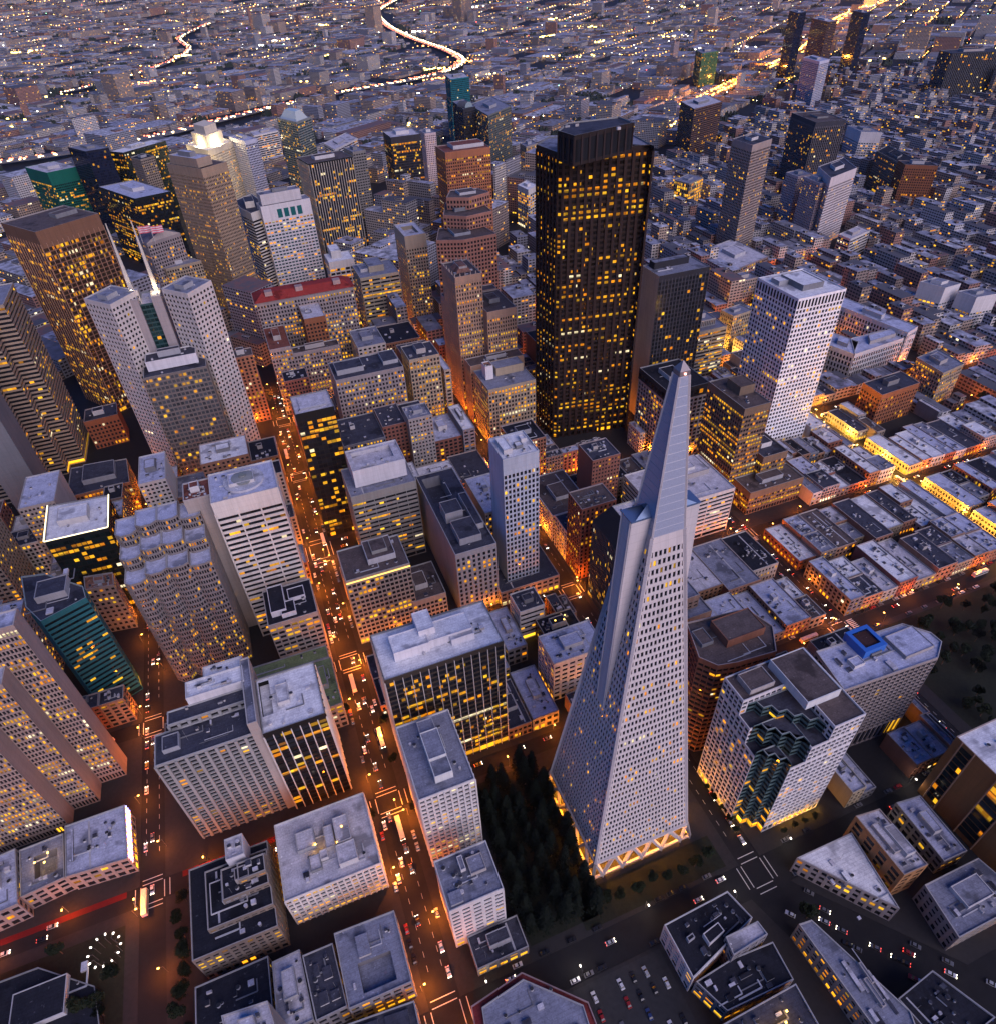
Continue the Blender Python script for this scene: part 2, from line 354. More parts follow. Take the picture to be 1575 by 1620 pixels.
# ------------------------------------------------------------------ buildings
SEED = [0]
def centroid(poly): return (sum(p[0] for p in poly)/len(poly), sum(p[1] for p in poly)/len(poly))
def quadmap(poly):
    if len(poly) == 4:
        a, b, c, d = poly
        return lambda s, t: (a[0]*(1-s)*(1-t)+b[0]*s*(1-t)+c[0]*s*t+d[0]*(1-s)*t, a[1]*(1-s)*(1-t)+b[1]*s*(1-t)+c[1]*s*t+d[1]*(1-s)*t)
    x0, x1 = min(p[0] for p in poly), max(p[0] for p in poly); y0, y1 = min(p[1] for p in poly), max(p[1] for p in poly)
    return lambda s, t: (x0+(x1-x0)*s, y0+(y1-y0)*t)
def side_of(nx, ny):
    if abs(nx) > abs(ny): return 'W' if nx > 0 else 'E'
    return 'S' if ny > 0 else 'N'
def facade(wm, rows, poly, z0, h, st, seed, blank='', shop=True):
    n = len(poly); rec = st['rec']; Q = inset(poly, rec)
    base_ = st['base'] if z0 < 1 else 0.0
    zb, zt = z0+base_, h-st['top']
    ns = max(1, round((zt-zb)/st['fl'])); f = (zt-zb)/ns
    wins = []
    if base_ >= 3.5: wins.append((z0+.7, zb-1.0, -1))
    for k in range(ns):
        lo = zb+k*f+f*(1-st['wh'])*.6; wins.append((lo, lo+f*st['wh'], int(round(lo/3.6))))
    for i in range(n):
        a, b = poly[i], poly[(i+1) % n]; qa, qb = Q[i], Q[(i+1) % n]
        L = math.hypot(b[0]-a[0], b[1]-a[1])
        if L < .05: continue
        t = ((b[0]-a[0])/L, (b[1]-a[1])/L); nr = (t[1], -t[0])
        if side_of(*nr) in blank or L < 1.2:
            wm.face([(a[0], a[1], z0), (b[0], b[1], z0), (b[0], b[1], h), (a[0], a[1], h)], 2 if side_of(*nr) in blank else 0); continue
        zc = z0
        for lo, hi, k in wins+[(h, h, None)]:
            wm.face([(a[0], a[1], zc), (b[0], b[1], zc), (b[0], b[1], lo), (a[0], a[1], lo)], 0)
            if k is None: break
            wm.face([(a[0], a[1], lo), (b[0], b[1], lo), (qb[0], qb[1], lo), (qa[0], qa[1], lo)], 0)
            wm.face([(qa[0], qa[1], hi), (qb[0], qb[1], hi), (b[0], b[1], hi), (a[0], a[1], hi)], 0)
            nb = max(1, round(L/st['bay'])); nu = max(1, round(L/st['bl'])) if st['bl'] else nb if st['bay'] < 7 else max(1, round(L/3.0))
            if k == -1: nu = max(1, nb//2)
            off = seed*131+i*47; vv = k+3
            rows.setdefault((k, id(st)), MB()).face([(qa[0], qa[1], lo), (qb[0], qb[1], lo), (qb[0], qb[1], hi), (qa[0], qa[1], hi)], 1 if k == -1 else 0,
                [(off+.01, vv+.05), (off+nu-.01, vv+.05), (off+nu-.01, vv+.95), (off+.01, vv+.95)])
            zc = hi
        pw = st['pw']
        if pw > 0:
            nb = max(1, round(L/st['bay'])); w = pw*L/nb/2; e = st['e']
            for j in range(nb+1):
                s0, s1 = max(0, j*L/nb-w), min(L, j*L/nb+w)
                z1 = zt+.25*st['top']
                F0 = (a[0]+t[0]*s0+nr[0]*e, a[1]+t[1]*s0+nr[1]*e); F1 = (a[0]+t[0]*s1+nr[0]*e, a[1]+t[1]*s1+nr[1]*e)
                dd = e+rec-.02
                B0 = (F0[0]-nr[0]*dd, F0[1]-nr[1]*dd); B1 = (F1[0]-nr[0]*dd, F1[1]-nr[1]*dd)
                wm.face([(F0[0], F0[1], z0), (F1[0], F1[1], z0), (F1[0], F1[1], z1), (F0[0], F0[1], z1)], 1)
                wm.face([(F1[0], F1[1], z0), (B1[0], B1[1], z0), (B1[0], B1[1], z1), (F1[0], F1[1], z1)], 1)
                wm.face([(B0[0], B0[1], z0), (F0[0], F0[1], z0), (F0[0], F0[1], z1), (B0[0], B0[1], z1)], 1)
                wm.face([(F0[0], F0[1], z1), (F1[0], F1[1], z1), (B1[0], B1[1], z1), (B0[0], B0[1], z1)], 1)
    return wins
def roof_unit_mesh(u, P, x0, y0, x1, y1, z, hh):
    A, B, C, D = P(x0, y0), P(x1, y0), P(x1, y1), P(x0, y1)
    u.prism([A, B, C, D], z, z+hh, 0, 1)
    if hh > 1.8: # a rim round the top and a louvre panel on the side
        q = inset([A, B, C, D], .35)
        u.prism([A, B, C, D], z+hh, z+hh+.45, 0, top=False)
        for i in range(4):
            p, r = [A, B, C, D][i], [A, B, C, D][(i+1) % 4]; p2, r2 = q[i], q[(i+1) % 4]
            u.face([(p[0], p[1], z+hh+.45), (r[0], r[1], z+hh+.45), (r2[0], r2[1], z+hh+.45), (p2[0], p2[1], z+hh+.45)], 0)
            u.face([(r2[0], r2[1], z+hh+.01), (p2[0], p2[1], z+hh+.01), (p2[0], p2[1], z+hh+.45), (r2[0], r2[1], z+hh+.45)], 0)
UNITC = [(.42, .41, .42), (.30, .30, .32), (.18, .18, .19), (.50, .48, .48), (.34, .31, .30)]
def volume(root, rows, poly, z0, h, st, o, seed, near):
    org = tuple(root.location); wm = MB()
    blank = o.get('blank', '')
    if st['blank']:
        p1 = inset(poly, o['taper']) if 'taper' in o else None
        wm.prism(poly, z0, h, 0, top=False, poly1=p1)
        if p1: poly = p1
    else: facade(wm, rows, poly, z0, h, st, seed, blank)
    bc = {'pale': (.42, .39, .36)}.get(o.get('blankcol'), tuple(min(.6, x*1.08) for x in st['wall']))
    part('wall', wm, [wall(st['wall']), wall(st['pier']), wall(bc)], root)
    # roof deck with a parapet
    rk = 'white' if o.get('roofw') else o.get('roofk', st['roof'])
    rc = ROOFK[rk]; zr = h-.9; inn = inset(poly, .45); rm = MB()
    P = quadmap(inn); holes = [q for q in (o.get('units') or ()) if q[4] < 0 and len(poly) == 4]
    if holes:
        x0, y0, x1, y1, hh = holes[0]
        for (a, b, c, d) in ((0, 0, 1, y0), (0, y1, 1, 1), (0, y0, x0, y1), (x1, y0, 1, y1)):
            rm.face([(*P(a, b), zr), (*P(c, b), zr), (*P(c, d), zr), (*P(a, d), zr)], 0)
        H = [P(x0, y0), P(x1, y0), P(x1, y1), P(x0, y1)]
        for i in range(4):
            a, b = H[i], H[(i+1) % 4]
            rm.face([(b[0], b[1], zr+hh), (a[0], a[1], zr+hh), (a[0], a[1], zr), (b[0], b[1], zr)], 1)
        rm.face([(q[0], q[1], zr+hh) for q in H], 0)
    else: rm.face([(q[0], q[1], zr) for q in inn], 0)
    part('roof', rm, [roofm(rc), wall(tuple(x*.8 for x in st['wall']))], root)
    pm = MB(); n = len(poly)
    for i in range(n):
        a, b, c, d = poly[i], poly[(i+1) % n], inn[(i+1) % n], inn[i]
        pm.face([(a[0], a[1], h+.003), (b[0], b[1], h+.003), (c[0], c[1], h+.003), (d[0], d[1], h+.003)], 0)
        pm.face([(c[0], c[1], zr), (d[0], d[1], zr), (d[0], d[1], h+.003), (c[0], c[1], h+.003)], 0)
    part('parapet', pm, wall(tuple(min(.62, x*.5+.22) for x in st['wall'])), root)
    us = o.get('units')
    r = random.Random(seed*17+int(h))
    wdt = min(math.dist(poly[0], poly[1]), math.dist(poly[1], poly[2]))
    if us is None and wdt > 6.5 and len(poly) < 8:
        us = [(.25+.1*r.random(), .3+.1*r.random(), .6+.15*r.random(), .65+.15*r.random(), 2+2.5*r.random())] if wdt > 10 else []
    us = list(us or [])
    for (x0, y0, x1, y1, hh) in us:
        if hh <= 0: continue
        u = MB(); roof_unit_mesh(u, P, x0, y0, x1, y1, zr, hh)
        part('rooftop_plant', u, [wall((.62, .60, .63)) if o.get('unitw') else wall(UNITC[r.randrange(5)] if hh < 5 else tuple(min(.55, x*1.05) for x in st['wall'])), roofm(ROOFK[rk])], root)
    if near and wdt > 6.5 and not o.get('nounits'):
        W_, H_ = math.dist(poly[0], poly[1]), math.dist(poly[1], poly[2])
        for k in range((r.randint(5, 12) if wdt > 10 else r.randint(2, 5)) if math.hypot(poly[0][0]-CAM[0], poly[0][1]-CAM[1]) < 480 else (r.randint(3, 6) if wdt > 10 else r.randint(1, 3))):
            sx, sy = (.8+1.9*r.random())/W_, (.8+1.9*r.random())/H_; x, y = .06+r.random()*(.85-sx), .06+r.random()*(.85-sy)
            if any(x < q[2] and x+sx > q[0] and y < q[3] and y+sy > q[1] for q in us): continue
            u = MB(); hh = .5+r.random()*1.3
            if r.random() < .3 and len(poly) == 4: c = P(x+sx/2, y+sy/2); u.cyl(c[0], c[1], zr, zr+hh, .5+.5*r.random(), 10, 0, 1)
            else: roof_unit_mesh(u, P, x, y, x+sx, y+sy, zr, hh)
            part('roof_vent', u, [wall(UNITC[r.randrange(5)]), roofm(PALE if r.random() < .4 else DARK)], root)
        close = math.hypot(poly[0][0]-CAM[0], poly[0][1]-CAM[1]) < 430
        free = lambda x, y, sx, sy: not any(x < q[2] and x+sx > q[0] and y < q[3] and y+sy > q[1] for q in us)
        for k in range(r.randint(1, 3) if wdt > 9 and close else (1 if wdt > 9 and r.random() < .5 else 0)): # bent duct runs
            u = MB(); x, y = .08+.5*r.random(), .1+.6*r.random(); A, B, C_ = P(x, y), P(min(.92, x+.1+.3*r.random()), y), None; C_ = P(min(.92, x+.3), min(.92, y+.25)); C_ = P(min(.92, x+.3), min(.92, y+.2))
            w = .25+.4*r.random(); z = zr+w*.5+.1; B = P(min(.92, x+.3), y)
            u.bar((A[0], A[1], z), (B[0], B[1], z), w); u.bar((B[0], B[1], z+.004), (C_[0], C_[1], z+.004), w)
            part('roof_duct', u, [wall((.42, .42, .44) if r.random() < .6 else (.16, .16, .17))], root)
        if close and wdt > 12:
            for k in range(r.randint(2, 5)): # round fans
                x, y = .08+.8*r.random(), .08+.8*r.random()
                if not free(x, y, .03, .03): continue
                c = P(x, y); q = .5+.5*r.random(); u = MB(); u.cyl(c[0], c[1], zr, zr+.8+.6*r.random(), q, 14, 0, 1, q*.92); part('roof_fan', u, [wall((.36, .36, .38)), plain((.02, .02, .022), .6, name='fan_grille')], root)
            if r.random() < .5:
                c = P(.1+.8*r.random(), .1+.8*r.random()); u = MB(); u.cyl(c[0], c[1], zr, zr+4+4*r.random(), .07, 5, 0); part('antenna', u, plain((.3, .3, .3), .4, .5, name='antenna_metal'), root)
            if len(poly) == 4: # pale walkway pads across the felt
                x = .1+.7*r.random(); u = MB(); A, B = P(x, .04), P(x, .96); A2, B2 = P(x+.9/W_, .04), P(x+.9/W_, .96)
                if free(x, .04, .9/W_, .92) and not holes: u.face([(*A, zr+.02), (*A2, zr+.02), (*B2, zr+.02), (*B, zr+.02)], 0); part('roof_walkway', u, wall((.40, .39, .40)), root)
def building(kind, label, cat, group, vols, style=None):
    SEED[0] += 1; seed = SEED[0]
    c = centroid(vols[0][0]); root = empty(kind, (c[0], c[1], 0), label, cat, group)
    near = math.hypot(c[0]-CAM[0], c[1]-CAM[1]) < 700
    rows = {}; st0 = None
    for poly, z0, h, sk, o in vols:
        st = style or STY[sk]; st0 = st0 if st0 and not st0['blank'] else st
        volume(root, rows, poly, z0, h, st, o, seed, near)
    byid = {id(style or STY[v[3]]): style or STY[v[3]] for v in vols}
    lb = max([v[4].get('litbase', 0) for v in vols])
    for k, sid in sorted(rows):
        q = byid[sid]
        part('shop_window' if k == -1 else 'window_row', rows[(k, sid)], [glass(q['g'], q['lit'], q['ls']), glass(q['g'], 2.0, 3.0) if lb else glass(q['g'], .6, 1.7)], root)
    for poly, z0, h, sk, o in vols: extras(root, poly, z0, h, o)
    return root
OBEL = (83.0, 130.0)
WARM = (1.0, .52, .06); ORANGE = (1.0, .30, .03); HOT = (1.0, .80, .45)
def extras(root, poly, z0, h, o):
    P = quadmap(poly)
    if o.get('topglow') or o.get('edgeglow'):
        u = MB(); z = h-2.2 if o.get('topglow') else h+.25
        for i in ((0,) if o.get('topglow') else range(len(poly))):
            a, b = poly[i], poly[(i+1) % len(poly)]; L = math.dist(a, b); n = ((b[1]-a[1])/L*.35, -(b[0]-a[0])/L*.35)
            if o.get('edgeglow') and n[1] > .05: continue
            u.bar((a[0]+n[0], a[1]+n[1], z), (b[0]+n[0], b[1]+n[1], z), .5)
        part('light_strip', u, emit(WARM if o.get('topglow') else HOT, 2.2), root)
    if o.get('helipad'):
        c = P(.52, .52); u = MB(); u.cyl(c[0], c[1], h-.9, h+.5, 11.5, 40, 0, 1); part('helipad_deck', u, [wall((.5, .48, .5)), roofm((.5, .5, .54))], root)
        u = MB(); u.cyl(c[0], c[1], h+.5, h+2.2, 6.0, 32, 0, 1, 6.6); u.cyl(c[0], c[1], h+2.2, h+3.0, 6.6, 32, 0, 1, 2.2); u.cyl(c[0], c[1], h+3.0, h+3.8, 1.8, 20, 0, 1)
        part('round_skylight', u, [wall((.24, .25, .24)), roofm((.20, .22, .19))], root)
    if o.get('tealpanels'):
        a, b = poly[0], poly[1]; L = math.dist(a, b); t = ((b[0]-a[0])/L, (b[1]-a[1])/L)
        for k in range(4):
            s = L*(.30+k*.135); w = L*.095; u = MB()
            q0 = (a[0]+t[0]*s+t[1]*.15, a[1]+t[1]*s-t[0]*.15); q1 = (q0[0]+t[0]*w, q0[1]+t[1]*w)
            u.prism([q0, q1, (q1[0]-t[1]*.2, q1[1]+t[0]*.2), (q0[0]-t[1]*.2, q0[1]+t[0]*.2)], h-16, h-6, 0)
            part('tall_window', u, plain((.01, .10, .10), .2, name='teal_glass'), root)
    if o.get('spiky'):
        n = len(poly)
        for i in range(n):
            a, b = poly[i], poly[(i+1) % n]
            for k in range(5):
                x, y = a[0]+(b[0]-a[0])*k/5, a[1]+(b[1]-a[1])*k/5; u = MB(); u.cyl(x, y, h, h+3.2, .7, 6, 0, r1=.12); part('finial', u, wall((.36, .29, .25)), root)
        u = MB(); c = P(.5, .5); u.prism([(c[0]-7, c[1]-9), (c[0]+7, c[1]-9), (c[0]+7, c[1]+9), (c[0]-7, c[1]+9)], h-.9, h+4, 0, poly1=[(c[0]-3, c[1]-5), (c[0]+3, c[1]-5), (c[0]+3, c[1]+5), (c[0]-3, c[1]+5)])
        part('pitched_roof', u, roofm((.24, .12, .09)), root)
    if o.get('redroof'):
        x0, y0, x1, y1 = poly[0][0]-1.5, poly[0][1]-1.5, poly[2][0]+1.5, poly[2][1]+1.5; u = MB(); d = 9
        u.prism([(x0, y0), (x1, y0), (x1, y1), (x0, y1)], h+.2, h+6, 0, poly1=[(x0+d, y0+d), (x1-d, y0+d), (x1-d, y1-d), (x0+d, y1-d)], bottom=True)
        part('tiled_roof', u, roofm((.26, .035, .03), .3), root)
        for s in (.12, .42, .8):
            u = MB(); x = x0+(x1-x0)*s; u.box(x, y0+5, h+3, x+7, y0+12, h+7.5, 0); part('dormer', u, wall((.34, .24, .22)), root)
    if o.get('gable'):
        A, B, C, D = poly; u = MB(); m0 = ((A[0]+B[0])/2, (A[1]+B[1])/2); m1 = ((C[0]+D[0])/2, (C[1]+D[1])/2)
        u.face([(*A, h), (*B, h), (*m0, h+9)], 0); u.face([(*C, h), (*D, h), (*m1, h+9)], 0)
        u.face([(*B, h), (*C, h), (*m1, h+9), (*m0, h+9)], 1); u.face([(*D, h), (*A, h), (*m0, h+9), (*m1, h+9)], 1)
        part('gabled_roof', u, [wall((.36, .32, .30)), roofm((.12, .11, .14))], root)
    if o.get('crown'):
        for i in range(4):
            a, b = poly[i], poly[(i+1) % 4]; L = math.dist(a, b); t = ((b[0]-a[0])/L, (b[1]-a[1])/L); n = 14; u = MB()
            for k in range(n):
                s = (k+.5)*L/n; w = .85; q = (a[0]+t[0]*(s-w)+t[1]*.16, a[1]+t[1]*(s-w)-t[0]*.16); r = (q[0]+2*w*t[0], q[1]+2*w*t[1])
                u.face([(*q, h-8.2), (*r, h-8.2), (*r, h-2.0), (*q, h-2.0)], 0)
            part('crown_window', u, plain((.012, .012, .016), .2, name='dark_glass'), root)
    if o.get('obelisk'):
        c = OBEL; u = MB(); u.box(c[0]-3, c[1]-3, h-.9, c[0]+3, c[1]+3, h+2, 0); u.box(c[0]-2, c[1]-2, h+2, c[0]+2, c[1]+2, h+4, 0)
        part('obelisk_base', u, wall((.5, .47, .42)), root)
        u = MB(); u.prism([(c[0]-1.3, c[1]-1.3), (c[0]+1.3, c[1]-1.3), (c[0]+1.3, c[1]+1.3), (c[0]-1.3, c[1]+1.3)], h+4, h+17, 0, poly1=[(c[0]-.9, c[1]-.9), (c[0]+.9, c[1]-.9), (c[0]+.9, c[1]+.9), (c[0]-.9, c[1]+.9)])
        u.prism([(c[0]-.9, c[1]-.9), (c[0]+.9, c[1]-.9), (c[0]+.9, c[1]+.9), (c[0]-.9, c[1]+.9)], h+17, h+22, 0, poly1=[(c[0]-.1, c[1]-.1), (c[0]+.1, c[1]-.1), (c[0]+.1, c[1]+.1), (c[0]-.1, c[1]+.1)])
        part('obelisk', u, wall((.62, .58, .5)), root)
        for dx, dy in ((-4, -3), (3.5, -4)): lamp((c[0]+dx, c[1]+dy, h+.6), 900, (1, .82, .55), root, .4)
    if o.get('flood'):
        c = P(.5, .5); t = inset(poly, 12); u = MB(); u.prism(t, h-.9, h+18, 0); u.prism(inset(poly, 18), h+18, h+30, 0); part('crown_tower', u, wall((.6, .52, .4)), root)
        for i in range(len(poly)):
            m = ((poly[i][0]+poly[(i+1) % 4][0])/2, (poly[i][1]+poly[(i+1) % 4][1])/2); m = (m[0]*.8+c[0]*.2, m[1]*.8+c[1]*.2)
            lamp((m[0], m[1], h+3), 60000, (1, .78, .42), root, 1.0)
            q = (poly[i][0]*1.35-c[0]*.35, poly[i][1]*1.35-c[1]*.35); lamp((q[0], q[1], h-30), 90000, (1, .78, .42), root, 1.0)
    if o.get('fan'):
        a, b = P(.2, .05), P(.8, .05); u = MB(); n = 12; R = math.dist(a, b)/2; m = ((a[0]+b[0])/2, (a[1]+b[1])/2); t = ((b[0]-a[0])/2/R, (b[1]-a[1])/2/R); nr = (-t[1], t[0])
        pts = [(m[0]+t[0]*R*math.cos(math.pi*k/n), m[1]+t[1]*R*math.cos(math.pi*k/n), h+R*math.sin(math.pi*k/n)) for k in range(n+1)]
        bk = [(p[0]+nr[0]*22, p[1]+nr[1]*22, p[2]) for p in pts]
        u.face(pts, 0); u.face(bk[::-1], 0)
        for k in range(n): u.face([pts[k+1], pts[k], bk[k], bk[k+1]], 1)
        part('fan_crown', u, [plain((.20, .26, .28), .25, name='pale_glass'), wall((.1, .1, .11))], root)
    if o.get('crownglass'):
        u = MB(); u.prism(inset(poly, 5), h-.9, h+12, 0, poly1=inset(poly, 14)); part('glass_crown', u, plain((.42, .46, .42), .3, name='pale_glass'), root)
    if o.get('pool'):
        A = [(133, -6), (147, -6), (147, 8), (133, 8)]; u = MB(); u.prism(A, h-.9, h+4.5, 0, top=False); q = inset(A, 2.2)
        for i in range(4): u.face([(*A[i], h+4.5), (*A[(i+1) % 4], h+4.5), (*q[(i+1) % 4], h+4.5), (*q[i], h+4.5)], 0)
        part('blue_enclosure', u, plain((.03, .13, .45), .5, name='blue_paint'), root)
        u = MB(); u.face([(*p, h+3.2) for p in q], 0); part('dark_roof_panel', u, roofm((.06, .03, .03)), root)
    if o.get('strips'):
        for (y0, y1, lit) in ((-62, -56, .18), (-84, -75, .5), (-110, -104, .25)):
            for k in range(11):
                u = MB(); x = poly[0][0]-.25; z0_ = 4+k*4.2
                u.face([(x, y1, z0_), (x, y0, z0_), (x, y0, z0_+3.5), (x, y1, z0_+3.5)], 0, [(k*7+y0, k+.1), (k*7+y0+2.9, k+.1), (k*7+y0+2.9, k+.9), (k*7+y0, k+.9)])
                part('window', u, glass((.010, .016, .018), lit, 1.0), root)
            for y in (y0-.3, y1+.3):
                u = MB(); u.bar((poly[0][0]-.3, y, 0), (poly[0][0]-.3, y, h), .6); part('window_jamb', u, wall((.28, .16, .10)), root)
    if o.get('xmas'):
        cs = [(1, .15, .1), (.2, .25, 1), (.9, .3, 1), (1, .7, .1)]
        a, b = P(1.0, 0.02), P(1.0, .98)
        for k in range(34):
            s = k/33; u = MB(); x, y = a[0]+(b[0]-a[0])*s+.3, a[1]+(b[1]-a[1])*s
            for j in range(3): u.box(x-.25, y-.25, h-1.2-j*2.4, x+.25, y+.25, h-.7-j*2.4, 0)
            part('coloured_lamp', u, emit(cs[k % 4], 5), root)
    if o.get('rooflamps'):
        for s, t in ((.4, .5), (.62, .42), (.7, .6)):
            q = P(s, t); lamp((q[0], q[1], h+3.2), 500, WARM, root, .3); u = MB(); u.box(q[0]-.35, q[1]-.35, h+3, q[0]+.35, q[1]+.35, h+3.4, 0); part('roof_lamp', u, emit(WARM, 8), root)
def lamp(loc, power, col, parent=None, r=.25):
    l = bpy.data.lights.new('lamp_light', 'POINT'); l.energy = power*EM; l.color = col; l.shadow_soft_size = r
    o = bpy.data.objects.new('lamp_light', l); COL.objects.link(o)
    if parent is not None: o.parent = parent; o.location = tuple(loc[i]-parent.location[i] for i in range(3))
    else: o.location = loc
    return o

# ------------------------------------------------------------------ the pyramid
def pyramid():
    root = empty('pyramid_tower', (0, 0, 0), 'tall white pyramid skyscraper with side wings and a blank metal spire', 'skyscraper')
    s = lambda z: 26.5*(1-z/260.0)
    ZB, ZT = 13.0, 199.0; NS = 47; f = (193.5-ZB)/NS
    stone, metal = wall((.50, .455, .45), .75, .10), None
    D = [((0, -1), (1, 0)), ((1, 0), (0, 1)), ((0, 1), (-1, 0)), ((-1, 0), (0, -1))]
    sl = math.hypot(26.5, 260); nz = 26.5/sl
    wm = MB(); rows = [MB() for _ in range(NS)]
    for di, (n, t) in enumerate(D):
        def pt(a, z, out=0.0):   # a in metres along the face, out along the outward normal
            q = s(z)+out*(260/sl)
            return (n[0]*q+t[0]*a, n[1]*q+t[1]*a, z+out*nz)
        for k in range(NS):
            z0, z1 = ZB+k*f, ZB+(k+1)*f; lo, hi = z0+f*.24, z0+f*.84
            zc = ZB if k == 0 else ZB+(k-1)*f+f*.84
            def strip(za, zb): wm.face([pt(-s(za), za), pt(s(za), za), pt(s(zb), zb), pt(-s(zb), zb)], 0)
            strip(zc, lo)
            if k == NS-1: strip(hi, ZT)
            r = .28
            for z_, o_ in ((lo, 0), (hi, 1)):
                q = [pt(-s(z_), z_), pt(s(z_), z_), pt(s(z_)-r, z_, -r), pt(-s(z_)+r, z_, -r)]
                wm.face(q if not o_ else q[::-1], 0)
            nb = max(2, round(2*s(lo)/1.78)); off = 900*131+di*47
            rows[k].face([pt(-s(lo)+r, lo, -r), pt(s(lo)-r, lo, -r), pt(s(hi)-r, hi, -r), pt(-s(hi)+r, hi, -r)], 0, [(off+.01, k+.05), (off+nb-.01, k+.05), (off+nb-.01, k+.95), (off+.01, k+.95)])
            bw = 2*s((lo+hi)/2)/nb; w = bw*.21
            for j in range(nb+1):
                a = -s((lo+hi)/2)+j*bw; a0, a1 = a-w, a+w
                if j in (0, nb): a0, a1 = (a, a+1.0) if j == 0 else (a-1.0, a)
                la, lb = lo-.15, hi+.15; e = .05
                d0 = s(la)-s((lo+hi)/2) if j in (0, nb) else 0; d1 = s(lb)-s((lo+hi)/2) if j in (0, nb) else 0
                g = -1 if j == 0 else 1
                wm.face([pt(a0+g*d0, la, e), pt(a1+g*d0, la, e), pt(a1+g*d1, lb, e), pt(a0+g*d1, lb, e)], 0)
                wm.face([pt(a1+g*d0, la, e), pt(a1+g*d0, la, -r), pt(a1+g*d1, lb, -r), pt(a1+g*d1, lb, e)], 0)
                wm.face([pt(a0+g*d0, la, -r), pt(a0+g*d0, la, e), pt(a0+g*d1, lb, e), pt(a0+g*d1, lb, -r)], 0)
        # corner ribs
    part('wall', wm, stone, root)
    cm = MB()
    for sx, sy in ((-1, -1), (1, -1), (1, 1), (-1, 1)):
        cm.bar((sx*s(ZB), sy*s(ZB), ZB), (sx*s(ZT), sy*s(ZT), ZT), 1.1)
    part('corner_rib', cm, stone, root)
    for k in range(NS): part('window_row', rows[k], glass((.008, .008, .011), .10, 1.0), root)
    # spire of metal louvre panels
    u = MB(); m = plain((.31, .35, .46), .42, .25, name='spire_metal'); NP = 18; zt = 254.5; s0, s1 = s(ZT), 1.65
    sp_ = lambda z: s0+(s1-s0)*(z-ZT)/(zt-ZT)
    for k in range(NP):
        za = ZT+(zt-ZT)*k/NP; zb = ZT+(zt-ZT)*(k+1)/NP-.3
        a, b = sp_(za), sp_(zb); u.prism([(-a, -a), (a, -a), (a, a), (-a, a)], za, zb, 0, poly1=[(-b, -b), (b, -b), (b, b), (-b, b)])
        c, d = b-.12, sp_(zb+.3)-.12; u.prism([(-c, -c), (c, -c), (c, c), (-c, c)], zb, zb+.3, 1, poly1=[(-d, -d), (d, -d), (d, d), (-d, d)])
    part('spire', u, [m, plain((.50, .51, .56), .5, .2, name='panel_joint')], root)
    u = MB()
    for sx, sy in ((-1, -1), (1, -1), (1, 1), (-1, 1)): u.bar((sx*s0, sy*s0, ZT), (sx*s1, sy*s1, zt), .6)
    part('spire_rib', u, wall((.52, .47, .46), .6, .1), root)
    u = MB(); a = 1.7; u.prism([(-a, -a), (a, -a), (a, a), (-a, a)], 254.5, 256.0, 0, poly1=[(-a, -a), (a, -a), (a, a), (-a, a)]); u.prism([(-a, -a), (a, -a), (a, a), (-a, a)], 256.0, 258.6, 0, poly1=[(-.1, -.1), (.1, -.1), (.1, .1), (-.1, .1)])
    part('spire_cap', u, plain((.20, .17, .18), .4, .3, name='cap_metal'), root)
    # wings: vertical shafts on the east and west faces
    for g in (-1, 1):
        w = MB(); zl, zh, hy = 104.0, 205.5, 3.3
        A0 = [(5*g, -hy), (15.8*g, -hy), (15.8*g, hy), (5*g, hy)]; A1 = [(4.6*g, -hy), (12.9*g, -hy), (12.9*g, hy), (4.6*g, hy)]
        if g < 0: A0, A1 = A0[::-1], A1[::-1]
        w.prism(A0, zl, zh, 0, top=False, poly1=A1)
        part('wing', w, wall((.49, .455, .46), .75, .12), root)
        r = MB(); B = inset(A1, -.25); r.prism(B, zh, zh+.5, 0, bottom=True); r.face([(4.6*g, -hy, zh+.52), (11.5*g, -hy, zh+.52), (5.2*g, 0, zh+3.4)][::g], 0); r.face([(4.6*g, hy, zh+.52), (11.5*g, hy, zh+.52), (5.2*g, 0, zh+3.4)][::-g], 0)
        part('wing_roof', r, plain((.12, .18, .29), .35, .4, name='blue_metal'), root)
        for y in (-hy+.5, hy-.5):
            q = MB(); q.bar((15.85*g, y, zl), (12.95*g, y, zh), .45); part('wing_pilaster', q, stone, root)
    # base truss
    zc, zg = ZB, 2.2; top_h, bot_h = s(ZB), 27.2
    for di, (n, t) in enumerate(D):
        tn = [-1+2*i/5 for i in range(6)]; bn = [-1]+[-1+.2+.4*i for i in range(5)]+[1]
        T = lambda a: (n[0]*top_h+t[0]*a*top_h, n[1]*top_h+t[1]*a*top_h, zc); Bp = lambda a: (n[0]*bot_h+t[0]*a*bot_h, n[1]*bot_h+t[1]*a*bot_h, zg)
        tr = MB()
        for i in range(6):
            tr.bar(T(tn[i]), Bp(bn[i]), 1.5); tr.bar(T(tn[i]), Bp(bn[i+1]), 1.5)
        tr.bar(Bp(-1), Bp(1), 1.1); tr.bar(T(-1), T(1), 1.6)
        for a in bn[:-1]: p = Bp(a); tr.bar((p[0], p[1], 0), p, 1.3)
        part('truss', tr, stone, root)
    lb = MB(); a = 19.0
    for di, (n, t) in enumerate(D):
        off = 950*131+di*47
        lb.face([(n[0]*a-t[0]*a, n[1]*a-t[1]*a, .15), (n[0]*a+t[0]*a, n[1]*a+t[1]*a, .15), (n[0]*a+t[0]*a, n[1]*a+t[1]*a, ZB), (n[0]*a-t[0]*a, n[1]*a-t[1]*a, ZB)], 0, [(off, .1), (off+9.9, .1), (off+9.9, 1.9), (off, 1.9)])
    part('lobby_glazing', lb, glass((.10, .05, .02), 3.0, 2.0), root)
